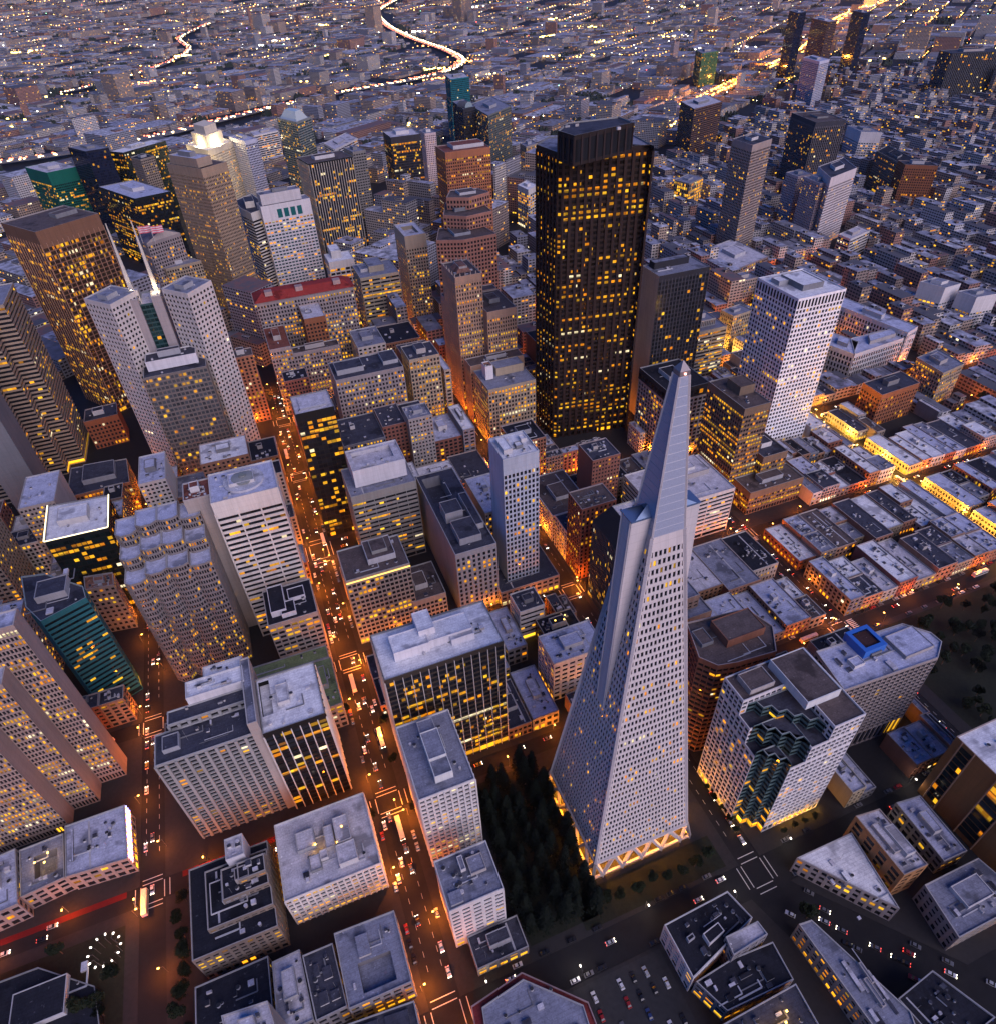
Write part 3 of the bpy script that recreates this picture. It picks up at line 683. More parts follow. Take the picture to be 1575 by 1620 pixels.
    so_ = MB(); so_.face([(-top_h, -top_h, ZB+.02), (-top_h, top_h, ZB+.02), (top_h, top_h, ZB+.02), (top_h, -top_h, ZB+.02)], 0); part('soffit', so_, wall((.5, .42, .34)), root)
    for n, t in D:
        for a in (-.8, -.4, 0, .4, .8): lamp((n[0]*22.5+t[0]*a*22, n[1]*22.5+t[1]*a*22, 6.5), 8000, (1, .34, .015), root, .4)
    u = MB(); u.box(-.25, -2.0, 255.0, .25, -1.72, 255.5, 0); part('warning_lamp', u, emit((1, .35, .25), 6), root)
pyramid()
BLD=[
('office_tower', 'slim blue-grey tower with blank side wall and pale flat roof', 'tower', None, [([(5.9, 163.0), (29.3, 163.0), (29.3, 187.3), (5.9, 187.3)], 0, 116.4, 'bluegrid', {'blank': 'E', 'units': [(0.1, 0.2, 0.35, 0.8, 3), (0.5, 0.3, 0.7, 0.5, 2), (0.75, 0.55, 0.9, 0.75, 2)]}), ([(-2.3, 154.5), (41.0, 154.5), (41.0, 187.3), (-2.3, 187.3)], 0, 14.0, 'podium', {})]),
('office_block', 'old grey stone block with sunken roof court and black rooftop slabs', 'office building', None, [([(-30.2, 158.0), (-2.4, 158.0), (-2.4, 248.0), (-30.2, 248.0)], 0, 56.9, 'stoneslit', {'blank': 'E', 'units': [(0.1, 0.62, 0.6, 0.95, -9), (0.15, 0.35, 0.6, 0.5, 8), (0.2, 0.08, 0.75, 0.3, 5), (0.75, 0.2, 0.95, 0.6, 4)]})]),
('office_block', 'grey block with yellow lit line under roof and lower rear wing', 'office building', None, [([(-98.7, 160.4), (-58.8, 160.4), (-58.8, 189.5), (-98.7, 189.5)], 0, 59.0, 'greyoffice', {'topglow': 1, 'units': [(0.4, 0.3, 0.85, 0.95, 4), (0.5, 0.45, 0.75, 0.85, 6)]}), ([(-61.2, 160.0), (-38.5, 160.0), (-38.5, 192.5), (-61.2, 192.5)], 0, 24.6, 'greyoffice', {'units': [(0.2, 0.3, 0.6, 0.7, 4)]})]),
('office_block', 'dark glass block with white vertical fins and large whitish roof', 'office building', None, [([(-96.0, 58.0), (-36.4, 58.0), (-36.4, 87.2), (-96.0, 87.2)], 0, 89.0, 'finsdark', {'unitw': 1, 'roofw': 1, 'units': [(0.12, 0.3, 0.42, 0.7, 6), (0.36, 0.5, 0.5, 0.95, 9), (0.42, 0.35, 0.8, 0.75, 5), (0.6, 0.25, 0.8, 0.45, 4)]})]),
('office_block', 'stepped grey concrete block with window bands and tall rooftop box', 'office building', None, [([(-79.8, 228.1), (-34.1, 228.1), (-34.1, 262.7), (-79.8, 262.7)], 0, 68.0, 'greybands', {}), ([(-74.3, 236.8), (-37.8, 236.8), (-37.8, 262.7), (-74.3, 262.7)], 68, 82.0, 'penthouse', {'units': [(0.08, 0.3, 0.85, 0.9, -3)]})]),
('office_tower', 'slender black tower with rows of yellow lit floors and pale roof', 'tower', None, [([(-100.0, 275.0), (-73.8, 275.0), (-73.8, 300.7), (-100.0, 300.7)], 0, 111.7, 'blacklit', {'units': [(0.15, 0.2, 0.85, 0.85, 1.2)]})]),
('office_block', 'gridded grey block with black roof carrying white rooftop boxes', 'office building', None, [([(-148, 152), (-119, 152), (-119, 182), (-148, 182)], 0, 50.0, 'pinkbands', {'unitw': 1, 'roofk': 'black', 'units': [(0.1, 0.2, 0.42, 0.95, 4), (0.3, 0.1, 0.6, 0.45, 3), (0.5, 0.5, 0.85, 0.8, 2.5)]})]),
('office_tower', 'white slab tower with black window bands and round helipad roof', 'tower', None, [([(-158.5, 193.1), (-121.1, 193.1), (-121.1, 222.8), (-158.5, 222.8)], 0, 115.0, 'whitebands', {'blank': 'W', 'helipad': 1}), ([(-173.5, 205.1), (-158.5, 205.1), (-158.5, 222.8), (-173.5, 222.8)], 0, 113.0, 'blankpink', {'roofk': 'brick'})]),
('twin_tower', 'pale granite twin tower with glass link and two white spires', 'tower', None, [([(-199, 384), (-153, 384), (-153, 412), (-199, 412)], 0, 108.0, 'graniteblock', {'roofk': 'dark'}), ([(-195, 393), (-158, 393), (-158, 409), (-195, 409)], 108, 116.0, 'penthouse', {'roofk': 'dark'}), ([(-203, 399), (-185, 420), (-204, 441), (-222, 421)], 0, 161.0, 'granite', {'units': [(0.2, 0.3, 0.6, 0.7, 3)]}), ([(-150, 395), (-132, 415), (-150, 435), (-168, 415)], 0, 161.0, 'granite', {'units': [(0.2, 0.3, 0.6, 0.7, 3)]}), ([(-186, 414), (-177, 414), (-177, 440), (-186, 440)], 0, 152.0, 'atrium', {'roofk': 'pale'}), ([(-193, 412.2), (-186.1, 412.2), (-186.1, 438), (-193, 438)], 0, 157.0, 'granitemid', {'roofk': 'pale'}), ([(-176.9, 412.2), (-170, 412.2), (-170, 438), (-176.9, 438)], 0, 157.0, 'granitemid', {'roofk': 'pale'})]),
('office_tower', 'bronze tower with pale vertical mullions and deep blank top band', 'tower', None, [([(-262.2, 550.5), (-214.7, 583.7), (-247.5, 630.5), (-295.0, 597.2)], 0, 178.0, 'bronze', {'roofk': 'brown', 'units': [(0.55, 0.4, 0.9, 0.6, 3)]})]),
('office_tower', 'tall tan tower with tiny punched windows and flat blank cap', 'tower', None, [([(-121.0, 722.4), (-92.9, 742.8), (-128.0, 791.1), (-156.0, 770.7)], 0, 175.0, 'tantower', {}), ([(-123.1, 728.2), (-107.6, 739.5), (-135.6, 778.1), (-151.1, 766.9)], 175, 184.0, 'cap_tan', {})]),
('office_tower', 'white tower with four tall teal panels below its roof', 'tower', None, [([(-67.8, 765.9), (-7.0, 774.4), (-9.9, 795.2), (-70.8, 786.6)], 0, 118.0, 'whitepunch', {'tealpanels': 1}), ([(-65.2, 769.4), (-16.6, 776.2), (-19.1, 793.8), (-67.8, 787.0)], 118, 130.0, 'cap_white', {})]),
('office_tower', 'narrow faceted tower of black and white stripes', 'tower', None, [([(-94.9, 835.6), (-89.8, 796.2), (-80.4, 767.8), (-69.0, 776.0), (-62.5, 814.5), (-70.7, 857.7)], 0, 112.0, 'stripes', {'units': [(0.35, 0.3, 0.7, 0.6, 7)]})]),
('office_tower', 'black tower with close white vertical fins and brown roof', 'tower', None, [([(8.0, 848.5), (68.5, 859.2), (60.2, 906.3), (-0.3, 895.6)], 0, 140.0, 'blackfins', {'roofk': 'brown'})]),
('office_tower', 'slim grey serrated tower squeezed beside the black finned tower', 'tower', None, [([(84.6, 944.0), (104.3, 947.4), (98.0, 983.0), (78.3, 979.5)], 0, 128.0, 'greypunch', {})]),
('office_tower', 'black tower with a block of lit yellow windows down its face', 'tower', None, [([(154.2, 993.8), (201.7, 993.8), (201.7, 1041.9), (154.2, 1041.9)], 0, 131.0, 'blackmid', {})]),
('office_tower', 'thin pink apartment tower peeking behind the black lit tower', 'tower', None, [([(235.1, 1090.0), (254.4, 1090.0), (254.4, 1123.8), (235.1, 1123.8)], 0, 112.0, 'pinkpunch', {})]),
('office_tower', 'broad red-brown granite tower with lit band under flat roof', 'tower', None, [([(167.0, 759.4), (227.4, 759.4), (227.4, 801.3), (167.0, 801.3)], 0, 152.0, 'redbrown', {'units': [(0.25, 0.3, 0.95, 0.9, 4)]})]),
('office_tower', 'cream tower with rounded blank crown and oval roof opening', 'tower', None, [([(65.6, 601.4), (89.7, 601.4), (89.7, 647.5), (65.6, 647.5)], 0, 110.0, 'cream', {'units': [(0.2, 0.2, 0.8, 0.8, -4)]})]),
('office_tower', 'pink granite tower stepping in at its chamfered crown', 'tower', None, [([(79.4, 525.3), (104.3, 514.3), (140.3, 516.7), (136.9, 548.0), (93.6, 561.9)], 0, 126.0, 'pinkgranite', {}), ([(97.3, 554.3), (117.2, 538.8), (146.7, 544.2), (148.0, 581.5), (113.4, 595.4)], 126, 140.0, 'pinkgranite', {}), ([(106.9, 569.9), (127.7, 558.3), (153.3, 567.5), (147.2, 587.3), (119.3, 594.9)], 140, 152.0, 'pinkgranite', {'roofk': 'brown'})]),
('gothic_tower', 'ornate beige setback tower with spiky parapet and low wings', 'tower', None, [([(60, 408), (84, 408), (84, 446), (60, 446)], 0, 132.0, 'gothic', {'spiky': 1}), ([(84, 398), (112, 398), (112, 444), (84, 444)], 0, 100.0, 'gothic', {}), ([(60, 382), (112, 382), (112, 398), (60, 398)], 0, 60.0, 'gothic', {'roofk': 'brown'}), ([(60, 446), (112, 446), (112, 458), (60, 458)], 0, 100.0, 'gothic', {})]),
('office_block', 'ornate beige block with arched top windows and small roof tower', 'office building', None, [([(60.0, 337.1), (103.9, 337.1), (103.9, 374.9), (60.0, 374.9)], 0, 59.3, 'beigelit', {'arches': 1, 'units': [(0.35, 0.55, 0.95, 0.95, 7)]}), ([(64.4, 354.1), (71.4, 354.1), (71.4, 363.6), (64.4, 363.6)], 59, 72.0, 'penthouse', {'roofk': 'tile'})]),
('palazzo_block', 'wide stone block with sloping red tiled roof and sunken light courts', 'office building', None, [([(-104, 526), (-10, 526), (-10, 552), (-104, 552)], 0, 95.0, 'stonelit', {'redroof': 1}), ([(-104, 474), (-84, 474), (-84, 525.8), (-104, 525.8)], 0, 70.0, 'stonelit', {'roofk': 'brick'}), ([(-83.8, 474), (-40, 474), (-40, 488), (-83.8, 488)], 0, 62.0, 'stonelit', {'roofk': 'brown'}), ([(-66, 490), (-46, 490), (-46, 525.8), (-66, 525.8)], 0, 86.0, 'brickpunch', {'roofk': 'pale', 'units': []})]),
('office_block', 'long beige stone block with roof well and paler end pavilion', 'office building', None, [([(-60, 374), (-2, 374), (-2, 408), (-60, 408)], 0, 78.3, 'stonelit', {'roofk': 'dark', 'units': [(0.05, 0.25, 0.45, 0.75, 4), (0.75, 0.3, 0.98, 0.9, 3)]}), ([(4, 376), (31, 376), (31, 404), (4, 404)], 0, 81.7, 'beigelit', {'roofk': 'dark'})]),
('office_block', 'tan slab with long dark window strips and white rooftop boxes', 'office building', None, [([(4.8, 565.4), (46.8, 565.4), (46.8, 609.1), (4.8, 609.1)], 0, 87.0, 'tanbands', {'units': [(0.3, 0.3, 0.7, 0.95, 6), (0.1, 0.4, 0.3, 0.8, 3)]})]),
('office_block', 'pale grey block with glowing windows behind the tan slab', 'office building', None, [([(-14.5, 648.6), (14.8, 648.6), (14.8, 678.6), (-14.5, 678.6)], 0, 80.0, 'whitebig', {'units': [(0.2, 0.4, 0.6, 1.2, 8)]})]),
('dark_tower', 'huge dark brown bay-windowed tower scattered with yellow lights', 'tower', None, [([(114.7, 359.7), (117.4, 328.9), (120.4, 327.1), (183.7, 317.1), (183.0, 310.8), (189.7, 352.0), (132.2, 378.1)], 0, 237.0, 'darkbays', {'roofk': 'grey'}), ([(107.2, 308.1), (109.5, 288.9), (161.0, 304.0), (162.0, 326.3), (124.2, 328.1)], 237, 255.0, 'cap_dark', {'units': []})]),
('office_tower', 'dark slab with blank pale end wall beside the huge dark tower', 'tower', None, [([(204.0, 317.0), (252.6, 317.0), (252.6, 344.4), (204.0, 344.4)], 0, 139.1, 'darkgrid', {'blank': 'E', 'blankcol': 'pale', 'units': [(0.1, 0.6, 0.8, 0.9, 5)]})]),
('office_block', 'light striped block with ribbed crown box near roof centre', 'office building', None, [([(265.1, 353.2), (312.5, 353.2), (312.5, 387.8), (265.1, 387.8)], 0, 60.0, 'stripelit', {}), ([(277.0, 360.1), (303.0, 360.1), (303.0, 380.9), (277.0, 380.9)], 60, 67.0, 'ribbed', {})]),
('white_tower', 'tall white tower of square windows with columned crown', 'tower', None, [([(271.5, 232.6), (316.1, 232.6), (316.1, 280.1), (271.5, 280.1)], 0, 139.0, 'whitetower', {'crown': 1, 'roofw': 1, 'units': [(0.3, 0.25, 0.75, 0.8, 4), (0.1, 0.6, 0.3, 0.8, 3)]})]),
('classical_block', 'white classical hotel with colonnade wings round a court', 'hotel', None, [([(418.9, 325.0), (426.3, 298.8), (450.3, 317.6), (442.3, 343.9)], 0, 30.0, 'classic', {}), ([(427.3, 298.3), (512.8, 306.5), (529.1, 328.5), (448.2, 326.5)], 0, 30.0, 'classic', {}), ([(496.8, 303.3), (516.9, 309.8), (504.2, 398.6), (482.1, 390.4)], 0, 36.0, 'classic', {})]),
('office_block', 'pale gridded block under a black cornice storey behind the spire', 'office building', None, [([(184, 255), (222, 255), (222, 300), (184, 300)], 0, 60.0, 'whitevert', {'roofk': 'black'}), ([(183.6, 254.6), (222.4, 254.6), (222.4, 300.4), (183.6, 300.4)], 60, 70.0, 'cap_black', {})]),
('office_block', 'brown block with long yellow lit bands and a low lit wing', 'office building', None, [([(204.0, 189.5), (226.9, 189.5), (226.9, 234.4), (204.0, 234.4)], 0, 85.4, 'brownlit', {'roofk': 'brown', 'units': [(0.35, 0.4, 0.95, 0.75, 7)]}), ([(227, 183), (250, 183), (250, 215), (227, 215)], 0, 40.0, 'brownlit', {'roofk': 'dark'}), ([(208, 168), (258, 168), (258, 189), (208, 189)], 0, 22.0, 'brownlit', {'roofk': 'brown'})]),
('office_block', 'white block with black window bands and broad beige roof', 'office building', None, [([(118, 160), (184, 160), (184, 206), (118, 206)], 0, 41.0, 'whitebands2', {'units': [(0.35, 0.5, 0.9, 0.95, 4), (0.6, 0.6, 0.75, 0.75, 6)], 'roofk': 'pale'})]),
('glass_block', 'dark glass block with sloped black top and white roof obelisk', 'office building', None, [([(57, 104), (95, 104), (95, 142), (57, 142)], 0, 68.0, 'darkglass', {}), ([(57, 104), (95, 104), (95, 142), (57, 142)], 68, 83, 'mansard', {'taper': 8, 'obelisk': 1, 'roofk': 'pale', 'units': [(0.1, 0.1, 0.4, 0.4, 2)]})]),
('apartment_tower', 'pale tower with scalloped balconies and recessed roof machine well', 'tower', None, [([(-96.7, 8.1), (-70.5, 8.1), (-70.5, 46.9), (-96.7, 46.9)], 0, 66.9, 'scallop', {'roofk': 'grey', 'units': [(0.35, 0.12, 0.68, 0.34, 5), (0.35, 0.34, 0.68, 0.72, 6), (0.36, 0.74, 0.66, 0.92, 4)]})]),
('office_block', 'small white block with blank walls and dark stained roof', 'office building', None, [([(-97.4, -29.8), (-73, -29.8), (-73, -8), (-97.4, -8)], 0, 42.6, 'whiteblank', {'roofk': 'grey', 'units': [(0.55, 0.45, 0.85, 0.8, 2), (0.05, 0.05, 0.28, 0.3, 1.6), (0.4, 0.6, 0.5, 0.9, 2)]}), ([(-92, -44), (-68, -44), (-68, -30.2), (-92, -30.2)], 0, 9.0, 'podium', {'roofk': 'dark'})]),
('hotel_block', 'balcony-gridded grey block with stepped dark roof and white terraces', 'hotel', None, [([(-203, 67), (-159, 67), (-159, 84), (-203, 84)], 0, 71.0, 'balcony', {'roofk': 'dark', 'units': [(0.08, 0.3, 0.25, 0.8, 2.5)]}), ([(-196, 84), (-159, 84), (-159, 92), (-196, 92)], 0, 75.0, 'balcony', {'roofk': 'dark'}), ([(-186, 92), (-159, 92), (-159, 102), (-186, 102)], 0, 80.0, 'penthouse', {'roofk': 'white'}), ([(-178, 102), (-159, 102), (-159, 110), (-178, 110)], 0, 78.0, 'penthouse', {'roofk': 'white'}), ([(-160, 66), (-155.5, 66), (-155.5, 106), (-160, 106)], 0, 80.0, 'blankpink', {})]),
('office_block', 'black glass block with white piers and mottled white roof', 'office building', None, [([(-155.2, 64), (-126, 64), (-126, 97), (-155.2, 97)], 0, 72.0, 'finsblack', {'roofw': 1, 'units': [(0.3, 0.4, 0.5, 0.75, 2), (0.02, 0.3, 0.2, 0.95, -3)]})]),
('courtyard_block', 'low grey block with pale green sloped roof edges round a court', 'office building', None, [([(-196, 112), (-184, 112), (-184, 150), (-196, 150)], 0, 22.0, 'podium', {'roofk': 'green'}), ([(-184.2, 140), (-120, 140), (-120, 150), (-184.2, 150)], 0, 22.0, 'podium', {'roofk': 'green'}), ([(-132, 104), (-119, 104), (-119, 139.8), (-132, 139.8)], 0, 22.0, 'podium', {'roofk': 'green'}), ([(-183.8, 104), (-132.2, 104), (-132.2, 139.8), (-183.8, 139.8)], 0, 14.0, 'podium', {'roofk': 'grey'})]),
('office_block', 'brown-walled block with stepped black roofs edged in white', 'office building', None, [([(-204, 0), (-168, 0), (-168, 40), (-204, 40)], 0, 24.0, 'browngrid', {'roofk': 'black'}), ([(-196, 8), (-168, 8), (-168, 34), (-196, 34)], 24, 28.0, 'browngrid', {'roofk': 'black'}), ([(-188, 16), (-168, 16), (-168, 30), (-188, 30)], 28, 32.0, 'browngrid', {'roofk': 'black'}), ([(-180, 20), (-168, 20), (-168, 28), (-180, 28)], 32, 36.0, 'browngrid', {'roofk': 'black'}), ([(-184, 30), (-176, 30), (-176, 40), (-184, 40)], 24, 38.0, 'penthouse', {})]),
('office_block', 'white latticed block with busy roof machinery lit in yellow', 'office building', None, [([(-163.5, 7.4), (-119.6, 7.4), (-119.6, 44.3), (-163.5, 44.3)], 0, 27.0, 'lattice', {'roofk': 'pale', 'units': [(0.2, 0.5, 0.4, 0.75, 3), (0.5, 0.4, 0.6, 0.7, 3), (0.62, 0.4, 0.78, 0.75, 4), (0.6, 0.12, 0.8, 0.38, 4), (0.42, 0.3, 0.5, 0.42, 2), (0.3, 0.2, 0.42, 0.4, 2)], 'rooflamps': 1})]),
('low_block', 'low grey block with sunken square roof court', 'office building', None, [([(-145.7, -40.5), (-119.2, -40.9), (-119.3, -11.5), (-146.2, -10.6)], 0, 20.0, 'podium', {'roofk': 'grey', 'units': [(0.25, 0.1, 0.8, 0.5, -4), (0.3, 0.55, 0.5, 0.85, 1.5)]})]),
('low_block', 'low annexe roof scattered with pale skylights', 'building', None, [([(-159.4, -38.6), (-146.4, -38.3), (-147.8, -12.9), (-161.0, -12.8)], 0, 17.0, 'podium', {'roofk': 'dark', 'units': [(0.2, 0.15, 0.5, 0.35, 1), (0.5, 0.5, 0.8, 0.7, 1), (0.2, 0.6, 0.4, 0.8, 1), (0.6, 0.15, 0.9, 0.3, 1)]})]),
('low_block', 'low annexe with plain lavender roof between two dark roofs', 'building', None, [([(-174.9, -37.3), (-160.4, -37.2), (-162.0, -9.1), (-174.0, -9.5)], 0, 15.0, 'podium', {'roofk': 'pale'})]),
('low_block', 'wide low block with dark roof beyond the black stepped block', 'building', None, [([(-207.3, -29.8), (-176.4, -31.0), (-175.9, -5.2), (-206.8, -5.4)], 0, 12.0, 'podium', {'roofk': 'black', 'units': [(0.5, 0.6, 0.55, 0.7, 1), (0.3, 0.3, 0.36, 0.4, 1)]})]),
('office_block', 'pale concrete tower top rising from the bottom edge', 'tower', None, [([(-186.3, -45.2), (-168.8, -46.6), (-171.2, -33.8), (-188.1, -32.1)], 0, 45.0, 'blankpink', {'roofk': 'pale'})]),
('low_block', 'low block with white framed roof panels at the bottom edge', 'building', None, [([(-148.3, -58.9), (-120.9, -63.5), (-120.4, -46.4), (-149.0, -43.9)], 0, 16.0, 'podium', {'roofk': 'dark', 'units': [(0.1, 0.3, 0.45, 0.9, 1), (0.55, 0.3, 0.9, 0.9, 1)]})]),
('octagon_hall', 'low eight-sided hall with grey roof inside a red border', 'building', None, [([(-101.8, -75.2), (-82.7, -87.0), (-54.4, -87.8), (-54.0, -73.4), (-75.2, -53.5), (-99.2, -56.8)], 0, 15.0, 'redwall', {'roofk': 'red', 'units': [], 'nounits': 1}), ([(-98.0, -73.7), (-81.9, -83.9), (-57.6, -84.7), (-56.6, -73.9), (-75.8, -56.4), (-95.3, -59.2)], 15, 16.5, 'podium', {'roofk': 'grey', 'units': [(0.4, 0.05, 0.9, 0.2, 1)]})]),
('low_block', 'white-walled old block with black roof and lit roof stair', 'building', None, [([(-10.5, -82.9), (26.4, -73.3), (22.8, -60.1), (-10.8, -61.2)], 0, 18.0, 'whiteblank', {'roofk': 'black', 'units': [(0.35, 0.2, 0.6, 0.45, 3), (0.15, 0.5, 0.25, 0.6, 2)]}), ([(8.5, -83.0), (26.7, -81.8), (26.0, -76.0), (9.6, -75.9)], 0, 22.0, 'podium', {'roofk': 'pale'})]),
('low_block', 'low block of black roofs dotted with small skylights', 'building', None, [([(-3.1, -97.1), (29.0, -98.2), (30.1, -83.5), (10.9, -82.2), (-9.0, -83.6)], 0, 14.0, 'podium', {'roofk': 'black', 'units': [(0.2, 0.2, 0.28, 0.35, 1), (0.45, 0.5, 0.6, 0.6, 1), (0.7, 0.2, 0.8, 0.5, 1)]})]),
('low_block', 'low block with white parapet and lit roof opening at bottom', 'building', None, [([(-6.3, -116.1), (26.2, -116.5), (27.2, -100.1), (-9.4, -100.5)], 0, 18.0, 'podium', {'roofk': 'dark', 'units': [(0.35, 0.15, 0.7, 0.45, -2)], 'rooflamps': 1})]),
('wedge_block', 'long narrow wedge block with lit upper windows between diagonal streets', 'building', None, [([(46.7, -128.6), (59.1, -135.7), (63.8, -124.5), (50.4, -83.2), (44.1, -82.5)], 0, 16.0, 'greypunchlow', {'roofk': 'grey', 'units': [(0.5, 0.3, 0.6, 0.5, 2), (0.62, 0.45, 0.7, 0.6, 2)]})]),
('low_block', 'dark low block with skylit roof right of the narrow wedge', 'building', None, [([(67.5, -140.5), (94.8, -138.4), (85.0, -116.9), (64.0, -119.2)], 0, 13.0, 'podium', {'roofk': 'black', 'units': [(0.3, 0.3, 0.45, 0.4, 1), (0.6, 0.5, 0.7, 0.7, 1)]})]),
('wedge_block', 'triangular block with mottled white roof and lit shopfronts', 'building', None, [([(89.7, -94.1), (94.9, -59.8), (62.8, -59.4)], 0, 15.0, 'shopfront', {'roofw': 1, 'units': [(0.42, 0.5, 0.5, 0.62, 1.5)]}), ([(95.6, -86.0), (108.9, -86.6), (108.6, -58.6), (95.5, -57.1)], 0, 26.0, 'tanblank', {'roofk': 'pale', 'units': [(0.2, 0.3, 0.5, 0.8, 2), (0.5, 0.2, 0.9, 0.7, 3)]})]),
('low_block', 'grey flat-roofed block right of the tan-walled triangle', 'building', None, [([(103.3, -112.4), (133.3, -112.8), (141.0, -100.4), (139.1, -91.2), (107.0, -90.8)], 0, 16.0, 'greypunchlow', {'roofk': 'grey'})]),
('low_block', 'low lavender roof in front of the tan tower at right edge', 'building', None, [([(124.8, -86.2), (138.7, -86.7), (140.2, -57.9), (126.3, -56.3)], 0, 14.0, 'podium', {'roofk': 'lav'})]),
('office_block', 'tan slab with dark vertical glass strips at the right edge', 'office building', None, [([(151, -118), (200, -118), (200, -52), (151, -52)], 0, 52.0, 'tanstrips', {'roofk': 'white', 'strips': 1})]),
('apartment_tower', 'white gridded tower with zigzag dark glass corner and lit base', 'tower', None, [([(62, -39), (96, -39), (96, 1), (51, 1), (51, -28), (62, -28)], 0, 62, 'whitegrid', {'nounits': 1, 'units': [], 'litbase': 1, 'roofk': 'dark'}), ([(51.2, -28.1), (54.54, -28.33), (54.77, -31.67), (58.11, -31.89), (58.33, -35.23), (61.67, -35.46), (61.9, -38.8), (61.9, -28.1)], 0, 66, 'zigglass', {'nounits': 1, 'units': []}), ([(70, -39), (96, -39), (96, 1), (51, 1), (51, -21), (70, -21)], 62, 74, 'whitegrid', {'nounits': 1, 'units': [], 'roofk': 'dark'}), ([(52.5, -21.1), (56.34, -21.46), (56.85, -25.27), (60.69, -25.63), (61.2, -29.45), (65.04, -29.81), (65.55, -33.62), (69.39, -33.98), (69.9, -37.8), (69.9, -21.1)], 62, 76, 'zigglass', {'nounits': 1, 'units': []}), ([(79, -39), (96, -39), (96, 1), (51, 1), (51, -13), (79, -13)], 74, 85, 'whitegrid', {'roofk': 'brown', 'nounits': 1, 'units': [(0.5, 0.3, 0.92, 0.95, 5), (0.1, 0.7, 0.4, 0.95, 3)]}), ([(54.5, -13.1), (58.54, -13.5), (59.38, -17.48), (63.42, -17.88), (64.26, -21.86), (68.3, -22.26), (69.14, -26.24), (73.18, -26.64), (74.02, -30.62), (78.06, -31.02), (78.9, -35.0), (78.9, -13.1)], 74, 81, 'zigglass', {'nounits': 1, 'units': []})]),
('hotel_slab', 'broad concrete hotel slab with blue rooftop pool terrace and rounded end', 'hotel', None, [([(110.6, -17.4), (167.5, -20.2), (177.5, -13.4), (177.3, -6.6), (168.6, 3.7), (114.6, 6.7)], 0, 66.0, 'hotelgrid', {'roofk': 'lav', 'units': [(0.62, 0.2, 0.9, 0.75, 2), (0.2, 0.4, 0.3, 0.6, 2), (0.4, 0.5, 0.5, 0.6, 2)], 'pool': 1})]),
('office_block', 'red-brown block with rounded corners and terrace-ringed roof', 'office building', None, [([(57.6, 40.6), (50.8, 19.4), (56.4, 11.7), (65.8, 9.7), (87.8, 7.8), (96.5, 21.6), (91.7, 36.7)], 0, 78.0, 'redround', {'roofk': 'brown', 'units': [(0.35, 0.35, 0.85, 0.8, 5), (0.1, 0.5, 0.25, 0.8, 2)]})]),
('office_block', 'stepped brown block squeezed behind the pyramid wing', 'office building', None, [([(58, 60), (92, 60), (92, 92), (58, 92)], 0, 52.0, 'brownstep', {'roofk': 'grey'}), ([(64, 66), (86, 66), (86, 88), (64, 88)], 52, 62.0, 'brownstep', {'roofk': 'grey'})]),
('slab_tower', 'stepped beige slab tower with dense window rows at left edge', 'tower', None, [([(-330, 121), (-242, 121), (-242, 132), (-330, 132)], 0, 128.0, 'embar', {'blank': 'W'}), ([(-330, 110), (-255, 110), (-255, 120.9), (-330, 120.9)], 0, 106.0, 'embar', {'roofk': 'lav', 'blank': 'W'}), ([(-330, 99), (-268, 99), (-268, 109.9), (-330, 109.9)], 0, 84.0, 'embar', {'roofk': 'lav', 'blank': 'W'})]),
('glass_block', 'teal glass block with banded faces and angular roof', 'office building', None, [([(-264.6, 185.4), (-255.5, 170.3), (-234.0, 179.7), (-236.3, 190.0), (-258.0, 210.2), (-270.4, 212.9)], 0, 84.0, 'tealbands', {'roofk': 'dark'})]),
('glass_block', 'dark glass block with bright lit roof edge and whitish roof', 'office building', None, [([(-269.5, 261.0), (-232.3, 259.8), (-233.7, 297.0), (-271.5, 301.1)], 0, 70.0, 'darkgreen', {'roofw': 1, 'edgeglow': 1, 'units': [(0.2, 0.35, 0.7, 0.75, 4)]})]),
('office_tower', 'black and cream sawtooth striped tower at left edge', 'tower', None, [([(-420, 430), (-326, 430), (-326, 443), (-313, 443), (-313, 456), (-300, 456), (-300, 470), (-287, 470), (-287, 520), (-420, 520)], 0, 150, 'sawtooth', {})]),
('office_tower', 'plain grey wedge slab leaning against the striped tower', 'tower', None, [([(-330, 400), (-306, 400), (-306, 429), (-330, 429)], 0, 118.0, 'blankgrey', {'roofk': 'pale'})]),
('office_block', 'brown office block at left edge behind the teal glass', 'office building', None, [([(-360, 262), (-300, 262), (-300, 300), (-360, 300)], 0, 80.0, 'browngrid', {'roofk': 'lav'})]),
('low_block', 'low brown block with white rooftop box by the lit avenue', 'office building', None, [([(-283.7, 373.4), (-237.2, 374.9), (-240.6, 412.1), (-284.1, 416.8)], 0, 28.0, 'brownlow', {'roofk': 'dark', 'units': [(0.25, 0.3, 0.8, 0.9, 4)]})]),
('low_block', 'low red brick block beside the orange-lit plaza', 'building', None, [([(-278.7, 488.0), (-249.9, 490.2), (-251.9, 514.7), (-279.3, 512.4)], 0, 30.0, 'brickpunch', {'roofk': 'dark'})]),
('low_block', 'small pale gridded office block beyond the brick block', 'building', None, [([(-305.0, 515.4), (-289.7, 522.0), (-294.0, 539.6), (-307.1, 535.3)], 0, 45.0, 'whitevert', {'roofk': 'dark'})]),
('low_block', 'small office block with pink roof behind the teal glass', 'building', None, [([(-255.4, 238.4), (-237.9, 235.7), (-239.3, 248.8), (-257.1, 252.1)], 0, 42.0, 'greypunchlow', {'roofk': 'tile'})]),
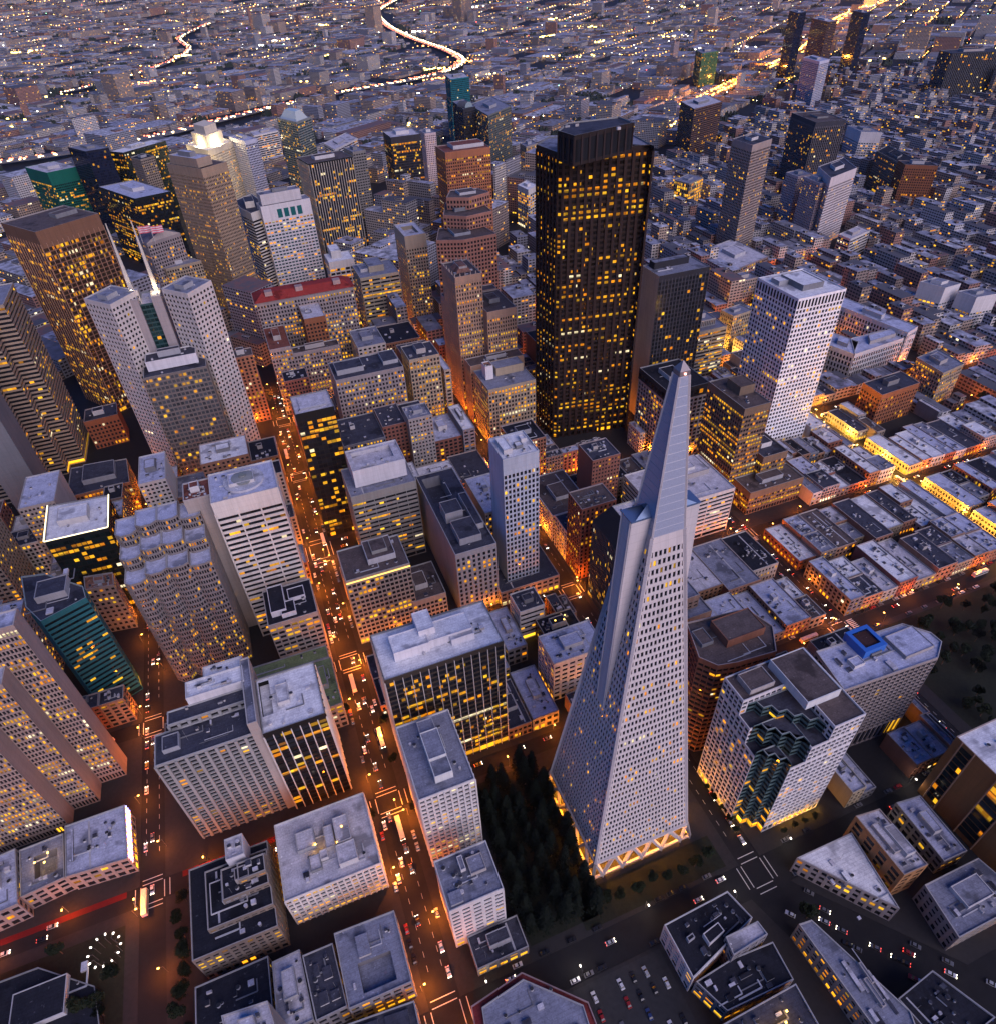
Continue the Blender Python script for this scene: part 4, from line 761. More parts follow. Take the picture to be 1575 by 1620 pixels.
('scalloped_tower', 'grey tower of bundled bays with three stepped scalloped crowns', 'tower', None, [([(-210.0, 175.0), (-204.5, 175.0), (-201.5, 178), (-201.5, 190), (-213.0, 190), (-213.0, 178)], 0, 88, 'scalloped', {'roofk': 'lav'}), ([(-198.5, 175.6), (-193.0, 175.6), (-190.0, 178), (-190.0, 190), (-201.5, 190), (-201.5, 178)], 0, 91, 'scalloped', {'roofk': 'lav'}), ([(-187.0, 176.2), (-181.5, 176.2), (-178.5, 178), (-178.5, 190), (-190.0, 190), (-190.0, 178)], 0, 91, 'scalloped', {'roofk': 'lav'}), ([(-175.5, 176.8), (-170.0, 176.8), (-167.0, 178), (-167.0, 190), (-178.5, 190), (-178.5, 178)], 0, 88, 'scalloped', {'roofk': 'lav'}), ([(-210.0, 187.0), (-204.5, 187.0), (-201.5, 190), (-201.5, 202), (-213.0, 202), (-213.0, 190)], 0, 96, 'scalloped', {'roofk': 'lav'}), ([(-198.5, 187.6), (-193.0, 187.6), (-190.0, 190), (-190.0, 202), (-201.5, 202), (-201.5, 190)], 0, 99, 'scalloped', {'roofk': 'lav'}), ([(-187.0, 188.2), (-181.5, 188.2), (-178.5, 190), (-178.5, 202), (-190.0, 202), (-190.0, 190)], 0, 99, 'scalloped', {'roofk': 'lav'}), ([(-175.5, 188.8), (-170.0, 188.8), (-167.0, 190), (-167.0, 202), (-178.5, 202), (-178.5, 190)], 0, 96, 'scalloped', {'roofk': 'lav'}), ([(-210.0, 199.0), (-204.5, 199.0), (-201.5, 202), (-201.5, 216), (-213.0, 216), (-213.0, 202)], 0, 104, 'scalloped', {'roofk': 'lav'}), ([(-198.5, 199.6), (-193.0, 199.6), (-190.0, 202), (-190.0, 216), (-201.5, 216), (-201.5, 202)], 0, 107, 'scalloped', {'roofk': 'lav'}), ([(-187.0, 200.2), (-181.5, 200.2), (-178.5, 202), (-178.5, 216), (-190.0, 216), (-190.0, 202)], 0, 107, 'scalloped', {'roofk': 'lav'}), ([(-175.5, 200.8), (-170.0, 200.8), (-167.0, 202), (-167.0, 216), (-178.5, 216), (-178.5, 202)], 0, 104, 'scalloped', {'roofk': 'lav'})]),
('low_block', 'dark flat-roofed pavilion in the black plaza at lower left', 'building', None, [([(-289.2, 1.4), (-245.7, -7.0), (-249.4, 13.7), (-273.9, 31.3), (-294.0, 31.7)], 0, 7.0, 'darkpod', {'roofk': 'black'})]),
('podium_hall', 'low lavender-roofed hall edged with coloured lights by crossing', 'building', None, [([(-262.4, 64.2), (-234.4, 62.2), (-236.8, 92.2), (-265.2, 91.9)], 0, 15.0, 'podium', {'roofk': 'lav', 'xmas': 1, 'units': [(0.1, 0.25, 0.12, 0.9, 1)]})]),
('podium_hall', 'low grey podium with glowing open court at left edge', 'building', None, [([(-282.0, 62.9), (-263.2, 65.0), (-265.9, 88.9), (-285.9, 88.0)], 0, 14.0, 'podium', {'roofk': 'grey', 'units': [(0.3, 0.25, 0.85, 0.75, -6)], 'rooflamps': 1})]),
('podium_hall', 'low podium with raised white rib at the far left corner', 'building', None, [([(-299.1, 57.6), (-281.7, 59.1), (-286.7, 88.4), (-304.1, 86.5)], 0, 16.0, 'podium', {'roofk': 'lav'})]),
('low_block', 'low lavender-roofed shop block behind the finned dark block', 'building', None, [([(-17, 106), (-4, 106), (-4, 140), (-17, 140)], 0, 16.0, 'podium', {'roofk': 'lav'})]),
('low_block', 'small white-walled block with lit windows left of the obelisk block', 'building', None, [([(-2, 122), (15, 122), (15, 139), (-2, 139)], 0, 28.0, 'whitebands2', {'roofk': 'dark'})]),
('low_block', 'low black-roofed block with glowing skylight left of the obelisk block', 'building', None, [([(8, 104), (33, 104), (33, 121), (8, 121)], 0, 18.0, 'brownlow', {'roofk': 'black', 'rooflamps': 1})]),
('low_block', 'blue-roofed white block with lit windows touching the pyramid side', 'building', None, [([(-2, 72), (31, 72), (31, 94), (-2, 94)], 0, 36.0, 'whiteblank', {'roofk': 'lav'})]),
('low_block', 'low grey-blue roof strip behind the redwood park', 'building', None, [([(-21, 58), (-5, 58), (-5, 93), (-21, 93)], 0, 12.0, 'podium', {'roofk': 'lav'})]),
('low_block', 'low dark roof strip glowing orange at the park corner', 'building', None, [([(-36, 58), (-22, 58), (-22, 90), (-36, 90)], 0, 11.0, 'brownlow', {'roofk': 'dark'})]),
('office_tower', 'dark teal office block with a blank green top storey', 'tower', None, [([(-367.1, 1266.7), (-322.7, 1288.2), (-364.2, 1355.5), (-408.5, 1333.9)], 0, 88.0, 'greentop', {})]),
('office_tower', 'navy glass tower with almost no lights at upper left', 'tower', None, [([(-292.7, 1221.8), (-258.3, 1231.3), (-289.0, 1285.9), (-323.3, 1276.4)], 0, 120.0, 'navy', {})]),
('office_tower', 'green-roofed glass block with lit upper rows at upper left', 'tower', None, [([(-240.1, 1234.1), (-173.5, 1295.8), (-195.8, 1319.7), (-262.4, 1257.9)], 0, 110.0, 'darkgreen', {})]),
('office_tower', 'black glass block of scattered lit windows left of tan tower', 'tower', None, [([(-220.3, 965.5), (-173.1, 981.3), (-224.5, 1079.2), (-271.7, 1063.4)], 0, 100.0, 'blackscatter', {'roofk': 'lav'})]),
('office_tower', 'brown slab tower standing in front of the green-roofed glass block', 'tower', None, [([(-212.6, 1163.6), (-191.9, 1180.0), (-207.6, 1208.6), (-228.3, 1192.2)], 0, 110.0, 'browngrid', {})]),
('office_block', 'stone lodge-topped block with gabled roof by the twin spires', 'building', None, [([(-198.9, 715.5), (-163.1, 737.5), (-175.3, 760.5), (-211.2, 738.5)], 0, 110.0, 'stonelit', {'gable': 1})]),
('office_block', 'rounded-roof grey block just behind the twin spires', 'building', None, [([(-189.0, 716.2), (-149.9, 725.3), (-163.6, 747.9), (-202.7, 738.8)], 0, 80.0, 'beigelit', {})]),
('office_tower', 'floodlit cream deco tower glowing white behind the tan tower', 'tower', None, [([(-109.6, 1224.8), (-64.2, 1286.1), (-97.7, 1361.6), (-143.1, 1300.3)], 0, 100.0, 'floodlit', {'flood': 1})]),
('office_tower', 'pale lavender slab with blue window strips at upper left centre', 'tower', None, [([(-46.3, 1240.0), (-23.3, 1254.6), (-45.7, 1309.5), (-68.7, 1294.9)], 0, 105.0, 'bluewhite', {})]),
('office_tower', 'faceted grey-green tower with translucent crown', 'tower', None, [([(44.9, 1219.3), (76.3, 1257.5), (50.9, 1319.9), (19.6, 1281.6)], 0, 128.0, 'greygreen', {'crownglass': 1})]),
('office_block', 'white striped office block right of the lavender slab', 'building', None, [([(-11.2, 1542.4), (42.0, 1567.5), (38.7, 1613.5), (-14.5, 1588.5)], 0, 60.0, 'whitebands2', {})]),
('office_block', 'white gridded block with tall blank stair wall', 'building', None, [([(92.7, 1156.1), (147.2, 1224.7), (138.7, 1285.6), (84.2, 1216.9)], 0, 92.0, 'whitebands2', {})]),
('office_tower', 'teal glass tower at upper middle', 'tower', None, [([(418.0, 1503.5), (464.6, 1511.9), (475.9, 1582.2), (429.3, 1573.7)], 0, 130.0, 'tealtower', {})]),
('office_tower', 'dark hotel with fan-shaped glass crown', 'tower', None, [([(337.9, 1186.6), (364.9, 1197.4), (373.1, 1283.0), (346.1, 1272.2)], 0, 125.0, 'darkgrid', {'fan': 1})]),
('office_tower', 'grey glass tower with raked roofline at upper middle', 'tower', None, [([(361.1, 1122.7), (428.8, 1183.3), (435.5, 1301.2), (367.8, 1240.6)], 0, 122.0, 'greyglass', {})]),
('office_block', 'tan tower with rounded top near raked glass tower', 'building', None, [([(403.3, 1054.4), (431.9, 1070.4), (433.7, 1103.0), (405.1, 1087.0)], 0, 80.0, 'beigelit', {})]),
('office_block', 'white octagonal block beside the huge dark tower', 'building', None, [([(330.9, 878.9), (355.0, 897.6), (351.6, 932.0), (327.4, 913.4)], 0, 60.0, 'whitebig', {})]),
('office_tower', 'tall tan hotel tower with pale corner columns and lit base', 'tower', None, [([(534.5, 632.2), (577.0, 647.9), (577.3, 689.9), (534.8, 674.3)], 0, 143.0, 'hoteltan', {})]),
('office_tower', 'white-capped square-windowed hotel right of the tan hotel tower', 'tower', None, [([(656.4, 611.2), (721.7, 634.1), (747.9, 688.1), (682.6, 665.2)], 0, 94.0, 'whitecap', {})]),
('office_block', 'pinkish block joined to the white-capped hotel', 'building', None, [([(654.5, 625.6), (676.7, 627.6), (680.9, 666.3), (658.8, 664.3)], 0, 84.0, 'pinkpunch', {})]),
('office_block', 'lower pinkish block left of the white-capped hotel', 'building', None, [([(675.9, 692.1), (704.1, 696.0), (705.5, 723.6), (677.3, 719.8)], 0, 76.0, 'pinkpunch', {})]),
('office_tower', 'black double slab with brown cap behind the white-capped hotel', 'tower', None, [([(818.4, 832.3), (870.6, 822.1), (890.6, 903.7), (838.4, 913.9)], 0, 110.0, 'darkslab', {})]),
('office_block', 'white hotel with steep gables beyond the black double slab', 'building', None, [([(1053.1, 957.5), (1080.1, 933.7), (1099.0, 989.9), (1072.0, 1013.7)], 0, 52.0, 'whitepunch', {})]),
('office_block', 'broad dark brown hotel block at right', 'building', None, [([(909.3, 715.7), (954.1, 736.1), (990.0, 832.7), (945.3, 812.3)], 0, 58.0, 'browngrid', {})]),
('office_block', 'brown brick tower with red stair tower at right', 'building', None, [([(901.1, 709.6), (936.1, 679.9), (947.2, 705.8), (912.3, 735.5)], 0, 62.0, 'brickpunch', {})]),
('office_tower', 'brown stepped tower with banded floors at upper right', 'tower', None, [([(786.0, 1121.8), (875.3, 1157.6), (897.6, 1240.0), (808.4, 1204.3)], 0, 92.0, 'brownbands', {})]),
('office_tower', 'white-ended striped slab at upper right', 'tower', None, [([(1346.1, 1421.8), (1394.0, 1440.9), (1417.5, 1527.1), (1369.5, 1508.1)], 0, 100.0, 'bluewhite', {})]),
('office_tower', 'dark slab leftmost of the far trio at upper right', 'tower', None, [([(1592.3, 1815.9), (1633.8, 1830.0), (1674.1, 1917.0), (1632.5, 1902.8)], 0, 165.0, 'navy', {})]),
('office_tower', 'brown framed slab in the middle of the far trio', 'tower', None, [([(1470.7, 1556.3), (1507.4, 1565.3), (1550.4, 1675.9), (1513.7, 1666.9)], 0, 165.0, 'brownbands', {})]),
('office_tower', 'dark slab rightmost of the far trio at upper right', 'tower', None, [([(1750.2, 1725.6), (1790.4, 1740.9), (1829.9, 1827.3), (1789.7, 1812.0)], 0, 160.0, 'navy', {})]),
('office_tower', 'wide dark finned slab at the upper right edge', 'tower', None, [([(1644.0, 1305.3), (1765.9, 1261.2), (1790.5, 1320.6), (1668.6, 1364.6)], 0, 105.0, 'fardark', {})]),
('office_tower', 'green glass slab at upper right beside the lit road', 'tower', None, [([(1301.8, 1849.6), (1369.9, 1865.9), (1405.7, 1951.0), (1337.5, 1934.7)], 0, 85.0, 'greenglass', {})]),
('office_block', 'white apartment block with square windows at right edge', 'building', None, [([(606.4, 360.4), (631.2, 362.0), (621.7, 387.2), (596.9, 385.6)], 0, 42.0, 'whitepunch', {})]),
('office_block', 'second white apartment block nearer the right edge', 'building', None, [([(623.6, 333.6), (652.5, 330.7), (649.2, 351.7), (620.3, 354.6)], 0, 38.0, 'whitepunch', {})]),
('office_block', 'floodlit golden department store at right of the dark tower', 'building', None, [([(605.4, 853.5), (646.3, 874.5), (637.8, 905.8), (596.8, 884.9)], 0, 40.0, 'goldstore', {})]),
('office_block', 'pale low block with lit garden roof beyond the blank slab', 'building', None, [([(474.2, 546.3), (536.9, 564.5), (538.1, 641.7), (475.3, 623.5)], 0, 24.0, 'podium', {'roofk': 'pale'})]),
('office_block', 'small grey block between pale low block and white tower', 'building', None, [([(430.4, 487.1), (458.2, 488.4), (458.4, 508.2), (430.7, 506.9)], 0, 36.0, 'greypunchlow', {})]),
('office_block', 'orange-lit brick block below the striped crown block', 'building', None, [([(361.1, 403.5), (388.5, 407.8), (386.3, 426.8), (358.9, 422.5)], 0, 40.0, 'beigelit', {})]),
('office_block', 'brown and white walled block beside the lit street corner', 'building', None, [([(385.7, 223.6), (432.0, 226.4), (433.7, 250.3), (387.4, 247.4)], 0, 34.0, 'brickpunch', {})]),
('office_block', 'beige apartment block right of the brown and white block', 'building', None, [([(460.6, 228.2), (491.8, 233.4), (494.7, 266.0), (463.5, 260.7)], 0, 36.0, 'beigelit', {})]),
('office_block', 'small white hotel on the slope below white-capped hotel', 'building', None, [([(664.8, 558.3), (713.3, 573.9), (714.0, 596.9), (665.5, 581.3)], 0, 28.0, 'whitebands2', {})]),
]
for rec in BLD: building(*rec)
# two lit masts of the twin tower
for (x, y) in ((-190, 430), (-173, 428)):
    u = MB(); u.prism([(x-1.6, y-1.6), (x+1.6, y-1.6), (x+1.6, y+1.6), (x-1.6, y+1.6)], 156, 207, 0, poly1=[(x-.3, y-.3), (x+.3, y-.3), (x+.3, y+.3), (x-.3, y+.3)])
    r = [o for o in COL.objects if o.name.startswith('twin_tower')][0]
    part('mast', u, wall((.5, .46, .40)), r); lamp((x, y-6, 160), 2500, (1, .75, .4), r, .4)

for k, (x, y) in enumerate(((-203, 722), (-190, 716))):
    fl = empty('flag', (x, y, 110), 'pink-striped flag on a roof pole beside the stone lodge-topped block, %s one' % ('left' if k == 0 else 'right'), 'flag', 'rooftop flags')
    u = MB(); u.cyl(x, y, 109, 128, .35, 8, 0); part('flagpole', u, plain((.5, .5, .5), .4, .4, name='pole_metal'), fl)
    u = MB()
    for q in range(7):
        z0, z1 = 119+q*1.1, 119+(q+1)*1.1
        for j in range(6):
            a = lambda s: (x+.4+s*2.0, y+.7*math.sin(s*1.4)); p, r_ = a(j), a(j+1); u.face([(*p, z0), (*r_, z0), (*r_, z1), (*p, z1)], q % 2)
    part('cloth', u, [plain((.55, .10, .14), .8, name='red_cloth'), plain((.6, .5, .52), .8, name='pale_cloth')], fl)

# ------------------------------------------------------------------ ground, streets, pavements
CV = [(-345, 8), (-228, 9), (-109, 10), (48, 9), (194, 9), (350, 8), (505, 8), (655, 8), (805, 8), (955, 9), (1105, 8), (1255, 8), (1405, 8), (1555, 8), (1705, 8)]   # streets running away from the bay
RV = [(-262, 7), (-158, 7), (-54, 9), (49, 8), (149, 8), (262, 12), (365, 8), (463, 9), (565, 8), (665, 8), (765, 8), (865, 8), (965, 8), (1065, 8), (1165, 8), (1265, 8), (1365, 8)]
MK0, MKD = (48.0, 672.0), (.815, .580)           # the big diagonal avenue
def mk(x, y): return (x-MK0[0])*(-MKD[1])+(y-MK0[1])*MKD[0]      # >0 beyond the avenue
def gz(x, y):
    r = math.hypot(x-CAM[0], y-CAM[1])
    return 0.0 if r < 2500 else min(330.0, (r-2500)**2*1.35e-5)
def flat(x): return x
gm, gt, gp = base('asphalt')
a = noise(gt, .22, 5); b = noise(gt, 1.6, 3)
gt.links.new(mixc(gt, math_(gt, 'ADD', math_(gt, 'MULTIPLY', a, .6), math_(gt, 'MULTIPLY', b, .4)), (.007, .007, .009), (.024, .023, .025)), gp.inputs['Base Color']); gp.inputs['Specular IOR Level'].default_value = .10; gp.inputs['Roughness'].default_value = .7
g = MB(); N = 60
rr = [0, 300, 700, 1200, 1800, 2500]+[2500+350*i for i in range(1, 16)]+[9000, 14000]
an = [YAW+rad(-65+130*i/40) for i in range(41)]
def gp_(r, t): x, y = CAM[0]+r*math.sin(t), CAM[1]+r*math.cos(t); return (x, y, gz(x, y))
for i in range(len(rr)-1):
    for j in range(40):
        if i == 0: g.face([gp_(0, 0), gp_(rr[1], an[j+1]), gp_(rr[1], an[j])], 0)
        else: g.face([gp_(rr[i], an[j]), gp_(rr[i], an[j+1]), gp_(rr[i+1], an[j+1]), gp_(rr[i+1], an[j])][::-1], 0)
for j in range(24):
    t0, t1 = YAW+rad(65+230*j/24), YAW+rad(65+230*(j+1)/24)
    g.face([gp_(0, 0), gp_(900, t1), gp_(900, t0)], 0)
struct('ground', g, gm)
pave = MB(); BLOCKS = []
for i in range(len(CV)-1):
    for j in range(len(RV)-1):
        x0, x1 = CV[i][0]+CV[i][1]-3, CV[i+1][0]-CV[i+1][1]+3; y0, y1 = RV[j][0]+RV[j][1]-3, RV[j+1][0]-RV[j+1][1]+3
        if min(mk(x0, y0), mk(x1, y0)) > -40: continue
        cut = max(mk(x0, y1), mk(x1, y1)) > -22
        if not any(visible(x, y, 0, .3) for x in (x0, x1, (x0+x1)/2) for y in (y0, y1)): continue
        if (i, j) in ((2, 3), (3, 1), (3, 0), (4, 1), (4, 0), (2, 1), (2, 0)): pass
        if not (i >= 3 and j <= 1):
            if not cut: pave.box(x0, y0, 0, x1, y1, .15, 0) if not (i == 2 and j <= 1) else None
            BLOCKS.append((x0+3, y0+3, x1-3, y1-3, i, j))
# blocks cut by the diagonal avenue at lower right
for q in ([(60, -63), (176, -63), (176, -120), (108, -120)], [(-95, -63), (38, -63), (64, -150), (-95, -150)]  ):
    c = centroid(q); A = sum(q[k][0]*q[(k+1) % len(q)][1]-q[(k+1) % len(q)][0]*q[k][1] for k in range(len(q)))
    pave.prism(q if A > 0 else q[::-1], 0, .15, 0)
struct('pavement', pave, wall((.030, .028, .030), .85, .3))
mark = MB(); WH = plain((.55, .53, .48), .6, name='road_paint')
for i, (cx, cw) in enumerate(CV[:6]):
    for j, (ry, rw) in enumerate(RV[2:9]):
        if mk(cx, ry) > -20 or not visible(cx, ry, 0): continue
        w, h = cw-4.5, rw-4.0; z = .006
        for k in (1.0, 1.55):      # crosswalk lines framing the crossing
            for (ax, ay, bx, by) in ((-w*1.0, -h*k-1, w*1.0, -h*k-1), (-w, h*k+1, w, h*k+1), (-w*k-1, -h, -w*k-1, h), (w*k+1, -h, w*k+1, h)):
                x0, x1 = cx+min(ax, bx)-.18, cx+max(ax, bx)+.18; y0, y1 = ry+min(ay, by)-.18, ry+max(ay, by)+.18
                mark.face([(x0, y0, z), (x1, y0, z), (x1, y1, z), (x0, y1, z)], 0)
        for s in range(int((RV[j+3][0]-ry-40)/6)):      # dashed lane lines
            y = ry+20+s*6
            for dx in (-3.2, 3.2): mark.face([(cx+dx-.08, y, z), (cx+dx+.08, y, z), (cx+dx+.08, y+2.6, z), (cx+dx-.08, y+2.6, z)], 0)
for k in range(16):
    mark.face([(184+k*1.3, 140.5, .007), (184.6+k*1.3, 140.5, .007), (184.6+k*1.3, 144.5, .007), (184+k*1.3, 144.5, .007)], 0)
    mark.face([(184+k*1.3, -46, .007), (184.6+k*1.3, -46, .007), (184.6+k*1.3, -41, .007), (184+k*1.3, -41, .007)], 0)
    mark.face([(201, 40+k*1.3, .007), (206, 40+k*1.3, .007), (206, 40.6+k*1.3, .007), (201, 40.6+k*1.3, .007)], 0)
struct('road_marking', mark, WH)
lane = MB()
for (x0, x1) in ((-345, -240), (-214, -150)): lane.face([(x0, 51.0, .010), (x1, 51.0, .010), (x1, 54.4, .010), (x0, 54.4, .010)], 0)
struct('bus_lane', lane, wall((.13, .008, .008), .7, .3))

# ------------------------------------------------------------------ low buildings that fill the blocks
BB = []
for rec in BLD:
    for v in rec[4]:
        xs = [p[0] for p in v[0]]; ys = [p[1] for p in v[0]]; BB.append((min(xs)-2, min(ys)-2, max(xs)+2, max(ys)+2))
BB += [(-27, -27, 27, 27), (-70, -44, 40, 44), (204, -60, 345, 44), (-340, -60, -205, 52), (-345, 54, -236, 155), (-300, 450, -180, 560), (-64, -112, -11, -62), (-219, 58, -203, 110), (-206, -60, -100, -46), (97, -45, 108, 0), (24, -170, 72, -60)]
def clash(x0, y0, x1, y1): return any(x0 < b[2] and x1 > b[0] and y0 < b[3] and y1 > b[1] for b in BB)
WALLC = [((.27, .165, .13), 'brick'), ((.36, .31, .26), 'beige'), ((.42, .40, .38), 'pale grey'), ((.48, .45, .44), 'whitewashed'), ((.24, .19, .17), 'brown'), ((.34, .22, .17), 'tan'), ((.26, .26, .28), 'grey'), ((.23, .125, .105), 'dark red')]
ROOFC = [('lav', 'lavender-grey'), ('grey', 'mid-grey'), ('dark', 'charcoal'), ('pale', 'pale'), ('white', 'whitish'), ('black', 'black'), ('lav', 'lavender-grey'), ('dark', 'charcoal'), ('white', 'whitish'), ('brown', 'brown')]
def zone(x, y, r):
    if x < 184 and y > 150: return r.choice((22, 28, 34, 42, 50, 60))*(.8+.4*r.random())
    if x < 200: return 8+8*r.random()
    if y > 300 and x < 560: return r.choice((14, 18, 22, 28, 34, 42))*(.8+.3*r.random())
    if y > 300: return r.choice((12, 14, 18, 22, 30))*(.8+.4*r.random())
    if x > 480: return 10+12*r.random()
    return 8.5+7*r.random()
LOTS = []
for (x0, y0, x1, y1, i, j) in BLOCKS:
    r = random.Random(i*100+j); my = (y0+y1)/2+r.uniform(-4, 4); lots = []
    for row, (ya, yb) in enumerate(((y0, my-.3), (my+.3, y1))):
        x = x0; n = 0
        while x < x1-5:
            w = r.uniform(9, 19) if x0 > 150 else r.uniform(15, 30)
            if x0 < 150 and y0 > 150: w *= 1.2
            if x1-(x+w) < 6: w = x1-x
            dy = r.choice((0, 0, 0, 3, 6, 9))
            a, b = (ya, yb-dy) if row == 0 else (ya+dy, yb)
            if w > 12 and r.random() < .3: segs = [(a, (a+b)/2-.2), ((a+b)/2+.2, b)]
            else: segs = [(a, b)]
            for (p, q) in segs:
                if max(mk(x, q), mk(x+w, q), mk(x, p)) > -15: continue
                if not clash(x+.1, p, x+w-.1, q): lots.append([x+.1, p, x+w-.1, q, zone(x, p, r), row, n, x+w > x1-1, x <= x0+.1])
                else:
                    for (xa, xb) in ((x, x+w/2), (x+w/2, x+w)):
                        for (pa, pb) in ((p, (p+q)/2), ((p+q)/2, q)):
                            if xb-xa > 4.5 and pb-pa > 6 and not clash(xa+.1, pa+.1, xb-.1, pb-.1): lots.append([xa+.1, pa+.1, xb-.1, pb-.1, min(22, zone(x, p, r)), row, n, xb > x1-1, xa <= x0+.1])
            n += 1; x += w
    LOTS += lots
LOTS = [l for l in LOTS if visible((l[0]+l[2])/2, (l[1]+l[3])/2, l[4], .06)]
LOTS.sort(key=lambda l: math.dist((l[0], l[1]), CAM[:2]))
NEAR, FARL = LOTS[:285], LOTS[285:]
ORD = ['first', 'second', 'third', 'fourth', 'fifth', 'sixth', 'seventh', 'eighth', 'ninth', 'tenth', 'eleventh', 'twelfth', 'thirteenth', 'fourteenth', 'fifteenth', 'sixteenth', 'seventeenth', 'eighteenth']
BLKNAME = {}
LM = [((0, 0), 'the pyramid'), ((150, 350), 'the huge dark tower'), ((293, 256), 'the white tower'), ((215, 210), 'the brown lit block'), ((130, 0), 'the pool-roofed hotel'), ((-140, 205), 'the helipad tower'), ((-190, 410), 'the twin tower'), ((18, 175), 'the blue-grey tower'), ((75, 430), 'the gothic tower'), ((-50, 410), 'the red-roofed block'), ((290, 370), 'the ribbed-crown block'), ((555, 660), 'the tan hotel tower'), ((700, 650), 'the white-capped hotel'), ((480, 320), 'the classical hotel'), ((610, 370), 'the white apartment block'), ((350, 150), 'the gold-lit street'), ((270, -8), 'the dark park'), ((-250, 180), 'the teal glass block'), ((-250, 560), 'the bronze tower'), ((230, 330), 'the blank-ended slab'), ((410, 235), 'the brown and white block'), ((500, 600), 'the pale garden roof'), ((90, 130), 'the roof obelisk'), ((150, 180), 'the white banded block'), ((-90, 290), 'the slender black tower'), ((26, 590), 'the tan striped slab'), ((80, 625), 'the cream tower'), ((-115, 74), 'the finned dark block')]
used = {}
def low_label(l, wn, rn, extra):
    c = ((l[0]+l[2])/2, (l[1]+l[3])/2)
    d, nm, p = min((math.dist(c, p), nm, p) for p, nm in LM)
    dx, dy = c[0]-p[0], c[1]-p[1]
    way = 'beyond' if dy > abs(dx) else 'in front of' if -dy > abs(dx) else 'right of' if dx > 0 else 'left of'
    return ('%s-walled building with %s roof%s %s %s' % (wn, rn, extra, way, nm)), d
cand = []
for l in NEAR:
    r = random.Random(int(l[0]*7+l[1]*13)); wc, wn = r.choice(WALLC); rk, rn = r.choice(ROOFC)
    ex = r.choice(('', '', ' and roof hut', ' and skylights'))
    hw = 'tall ' if l[4] > 26 else 'two-storey ' if l[4] < 10 else 'long ' if l[3]-l[1] > 2.2*(l[2]-l[0]) else ''
    lab, d = low_label(l, hw+wn, rn, ex); cand.append((lab, d, l, wc, rk, ex, r))
cand.sort(key=lambda q: q[1])
for lab, d, l, wc, rk, ex, r in cand:
    n = used.get(lab, 0); used[lab] = n+1
    if n: lab = lab.replace('building', 'building, '+(ORD[n]+' nearest' if n < len(ORD) else 'farther')+',', 1)
    k = r.uniform(.75, 1.15); wc = tuple(x*k for x in wc)
    wc = tuple(round(x, 2) for x in wc)
    st = S(wc, .12 if l[4] < 18 else .25, 3.5, r.choice((2.6, 3.0, 3.6, 4.4)), r.uniform(.42, .6), r.uniform(.4, .6), .35, e=.04, top=1.6, base_=4.2, roof=rk)
    blank = ''.join(c for c, end in (('E', l[8]), ('W', l[7])) if not end and r.random() < .6)
    us = None
    w, h = l[2]-l[0], l[3]-l[1]
    if 'hut' in ex: us = [(.3, .55, .3+min(.4, 4/w), .55+min(.3, 4/h), 2.8)]
    elif 'sky' in ex: us = [(.2+.3*q, .3, .2+.3*q+min(.2, 1.6/w), .3+min(.3, 3/h), .7) for q in range(2)]
    elif l[4] < 18: us = []
    building('row_building' if l[4] < 22 else 'midrise_building', lab, 'building', 'street buildings filling the city blocks', [([(l[0], l[1]), (l[2], l[1]), (l[2], l[3]), (l[0], l[3])], 0, round(l[4], 1), 'x', dict(blank=blank, roofk=rk, units=us))], style=st)

# ------------------------------------------------------------------ the far city as one mass
import numpy as np
cm_, ct, cp = base('city_walls')
s, on, col, st_, sp = lit_nodes(ct, .06)
va = nn(ct, 'ShaderNodeVertexColor', layer_name='Col')
fu, fv = math_(ct, 'FRACT', s.outputs[0]), math_(ct, 'FRACT', s.outputs[1])
win = math_(ct, 'MULTIPLY', math_(ct, 'MULTIPLY', math_(ct, 'GREATER_THAN', fu, .3), math_(ct, 'GREATER_THAN', fv, .35)), math_(ct, 'LESS_THAN', fv, .85))
ct.links.new(mixc(ct, win, va.outputs[0], (.02, .02, .024)), cp.inputs['Base Color']); cp.inputs['Roughness'].default_value = .75; cp.inputs['Specular IOR Level'].default_value = .2
ct.links.new(col, cp.inputs['Emission Color']); ct.links.new(math_(ct, 'MULTIPLY', math_(ct, 'MULTIPLY', st_, win), 1.0*EM), cp.inputs['Emission Strength']); cm_.cycles.emission_sampling = 'NONE'
rm_, rt, rp = base('city_roofs')
va = nn(rt, 'ShaderNodeVertexColor', layer_name='Col'); f = ramp(rt, noise(rt, .12, 5), .35, .65)
rt.links.new(mixc(rt, f, va.outputs[0], (.10, .10, .11)), rp.inputs['Base Color']); rp.inputs['Roughness'].default_value = .85; rp.inputs['Specular IOR Level'].default_value = .12
V_, M_, U_, C_ = [], [], [], []
def citybox(cx, cy, hw, hd, z0, h, ang, wc, rc, sd):
    c, s = math.cos(ang), math.sin(ang)
    P = [(cx+c*a*hw-s*b*hd, cy+s*a*hw+c*b*hd) for a, b in ((-1, -1), (1, -1), (1, 1), (-1, 1))]
    nf = max(1, round(h/3.6))
    for i in range(4):
        a, b = P[i], P[(i+1) % 4]
        if (b[1]-a[1])*(CAM[0]-a[0])-(b[0]-a[0])*(CAM[1]-a[1]) < -60*0 and False: continue
        V_.extend(((*a, z0-8), (*b, z0-8), (*b, z0+h), (*a, z0+h))); M_.append(0)
        nb = max(1, round(2*(hw if i % 2 == 0 else hd)/4.2)); o = sd*61+i*17
        U_.extend(((o, -2.2), (o+nb, -2.2), (o+nb, nf), (o, nf))); C_.append(wc)
    V_.extend([(*p, z0+h) for p in P]); M_.append(1); U_.extend(((0, 0),)*4); C_.append(rc)
    return P
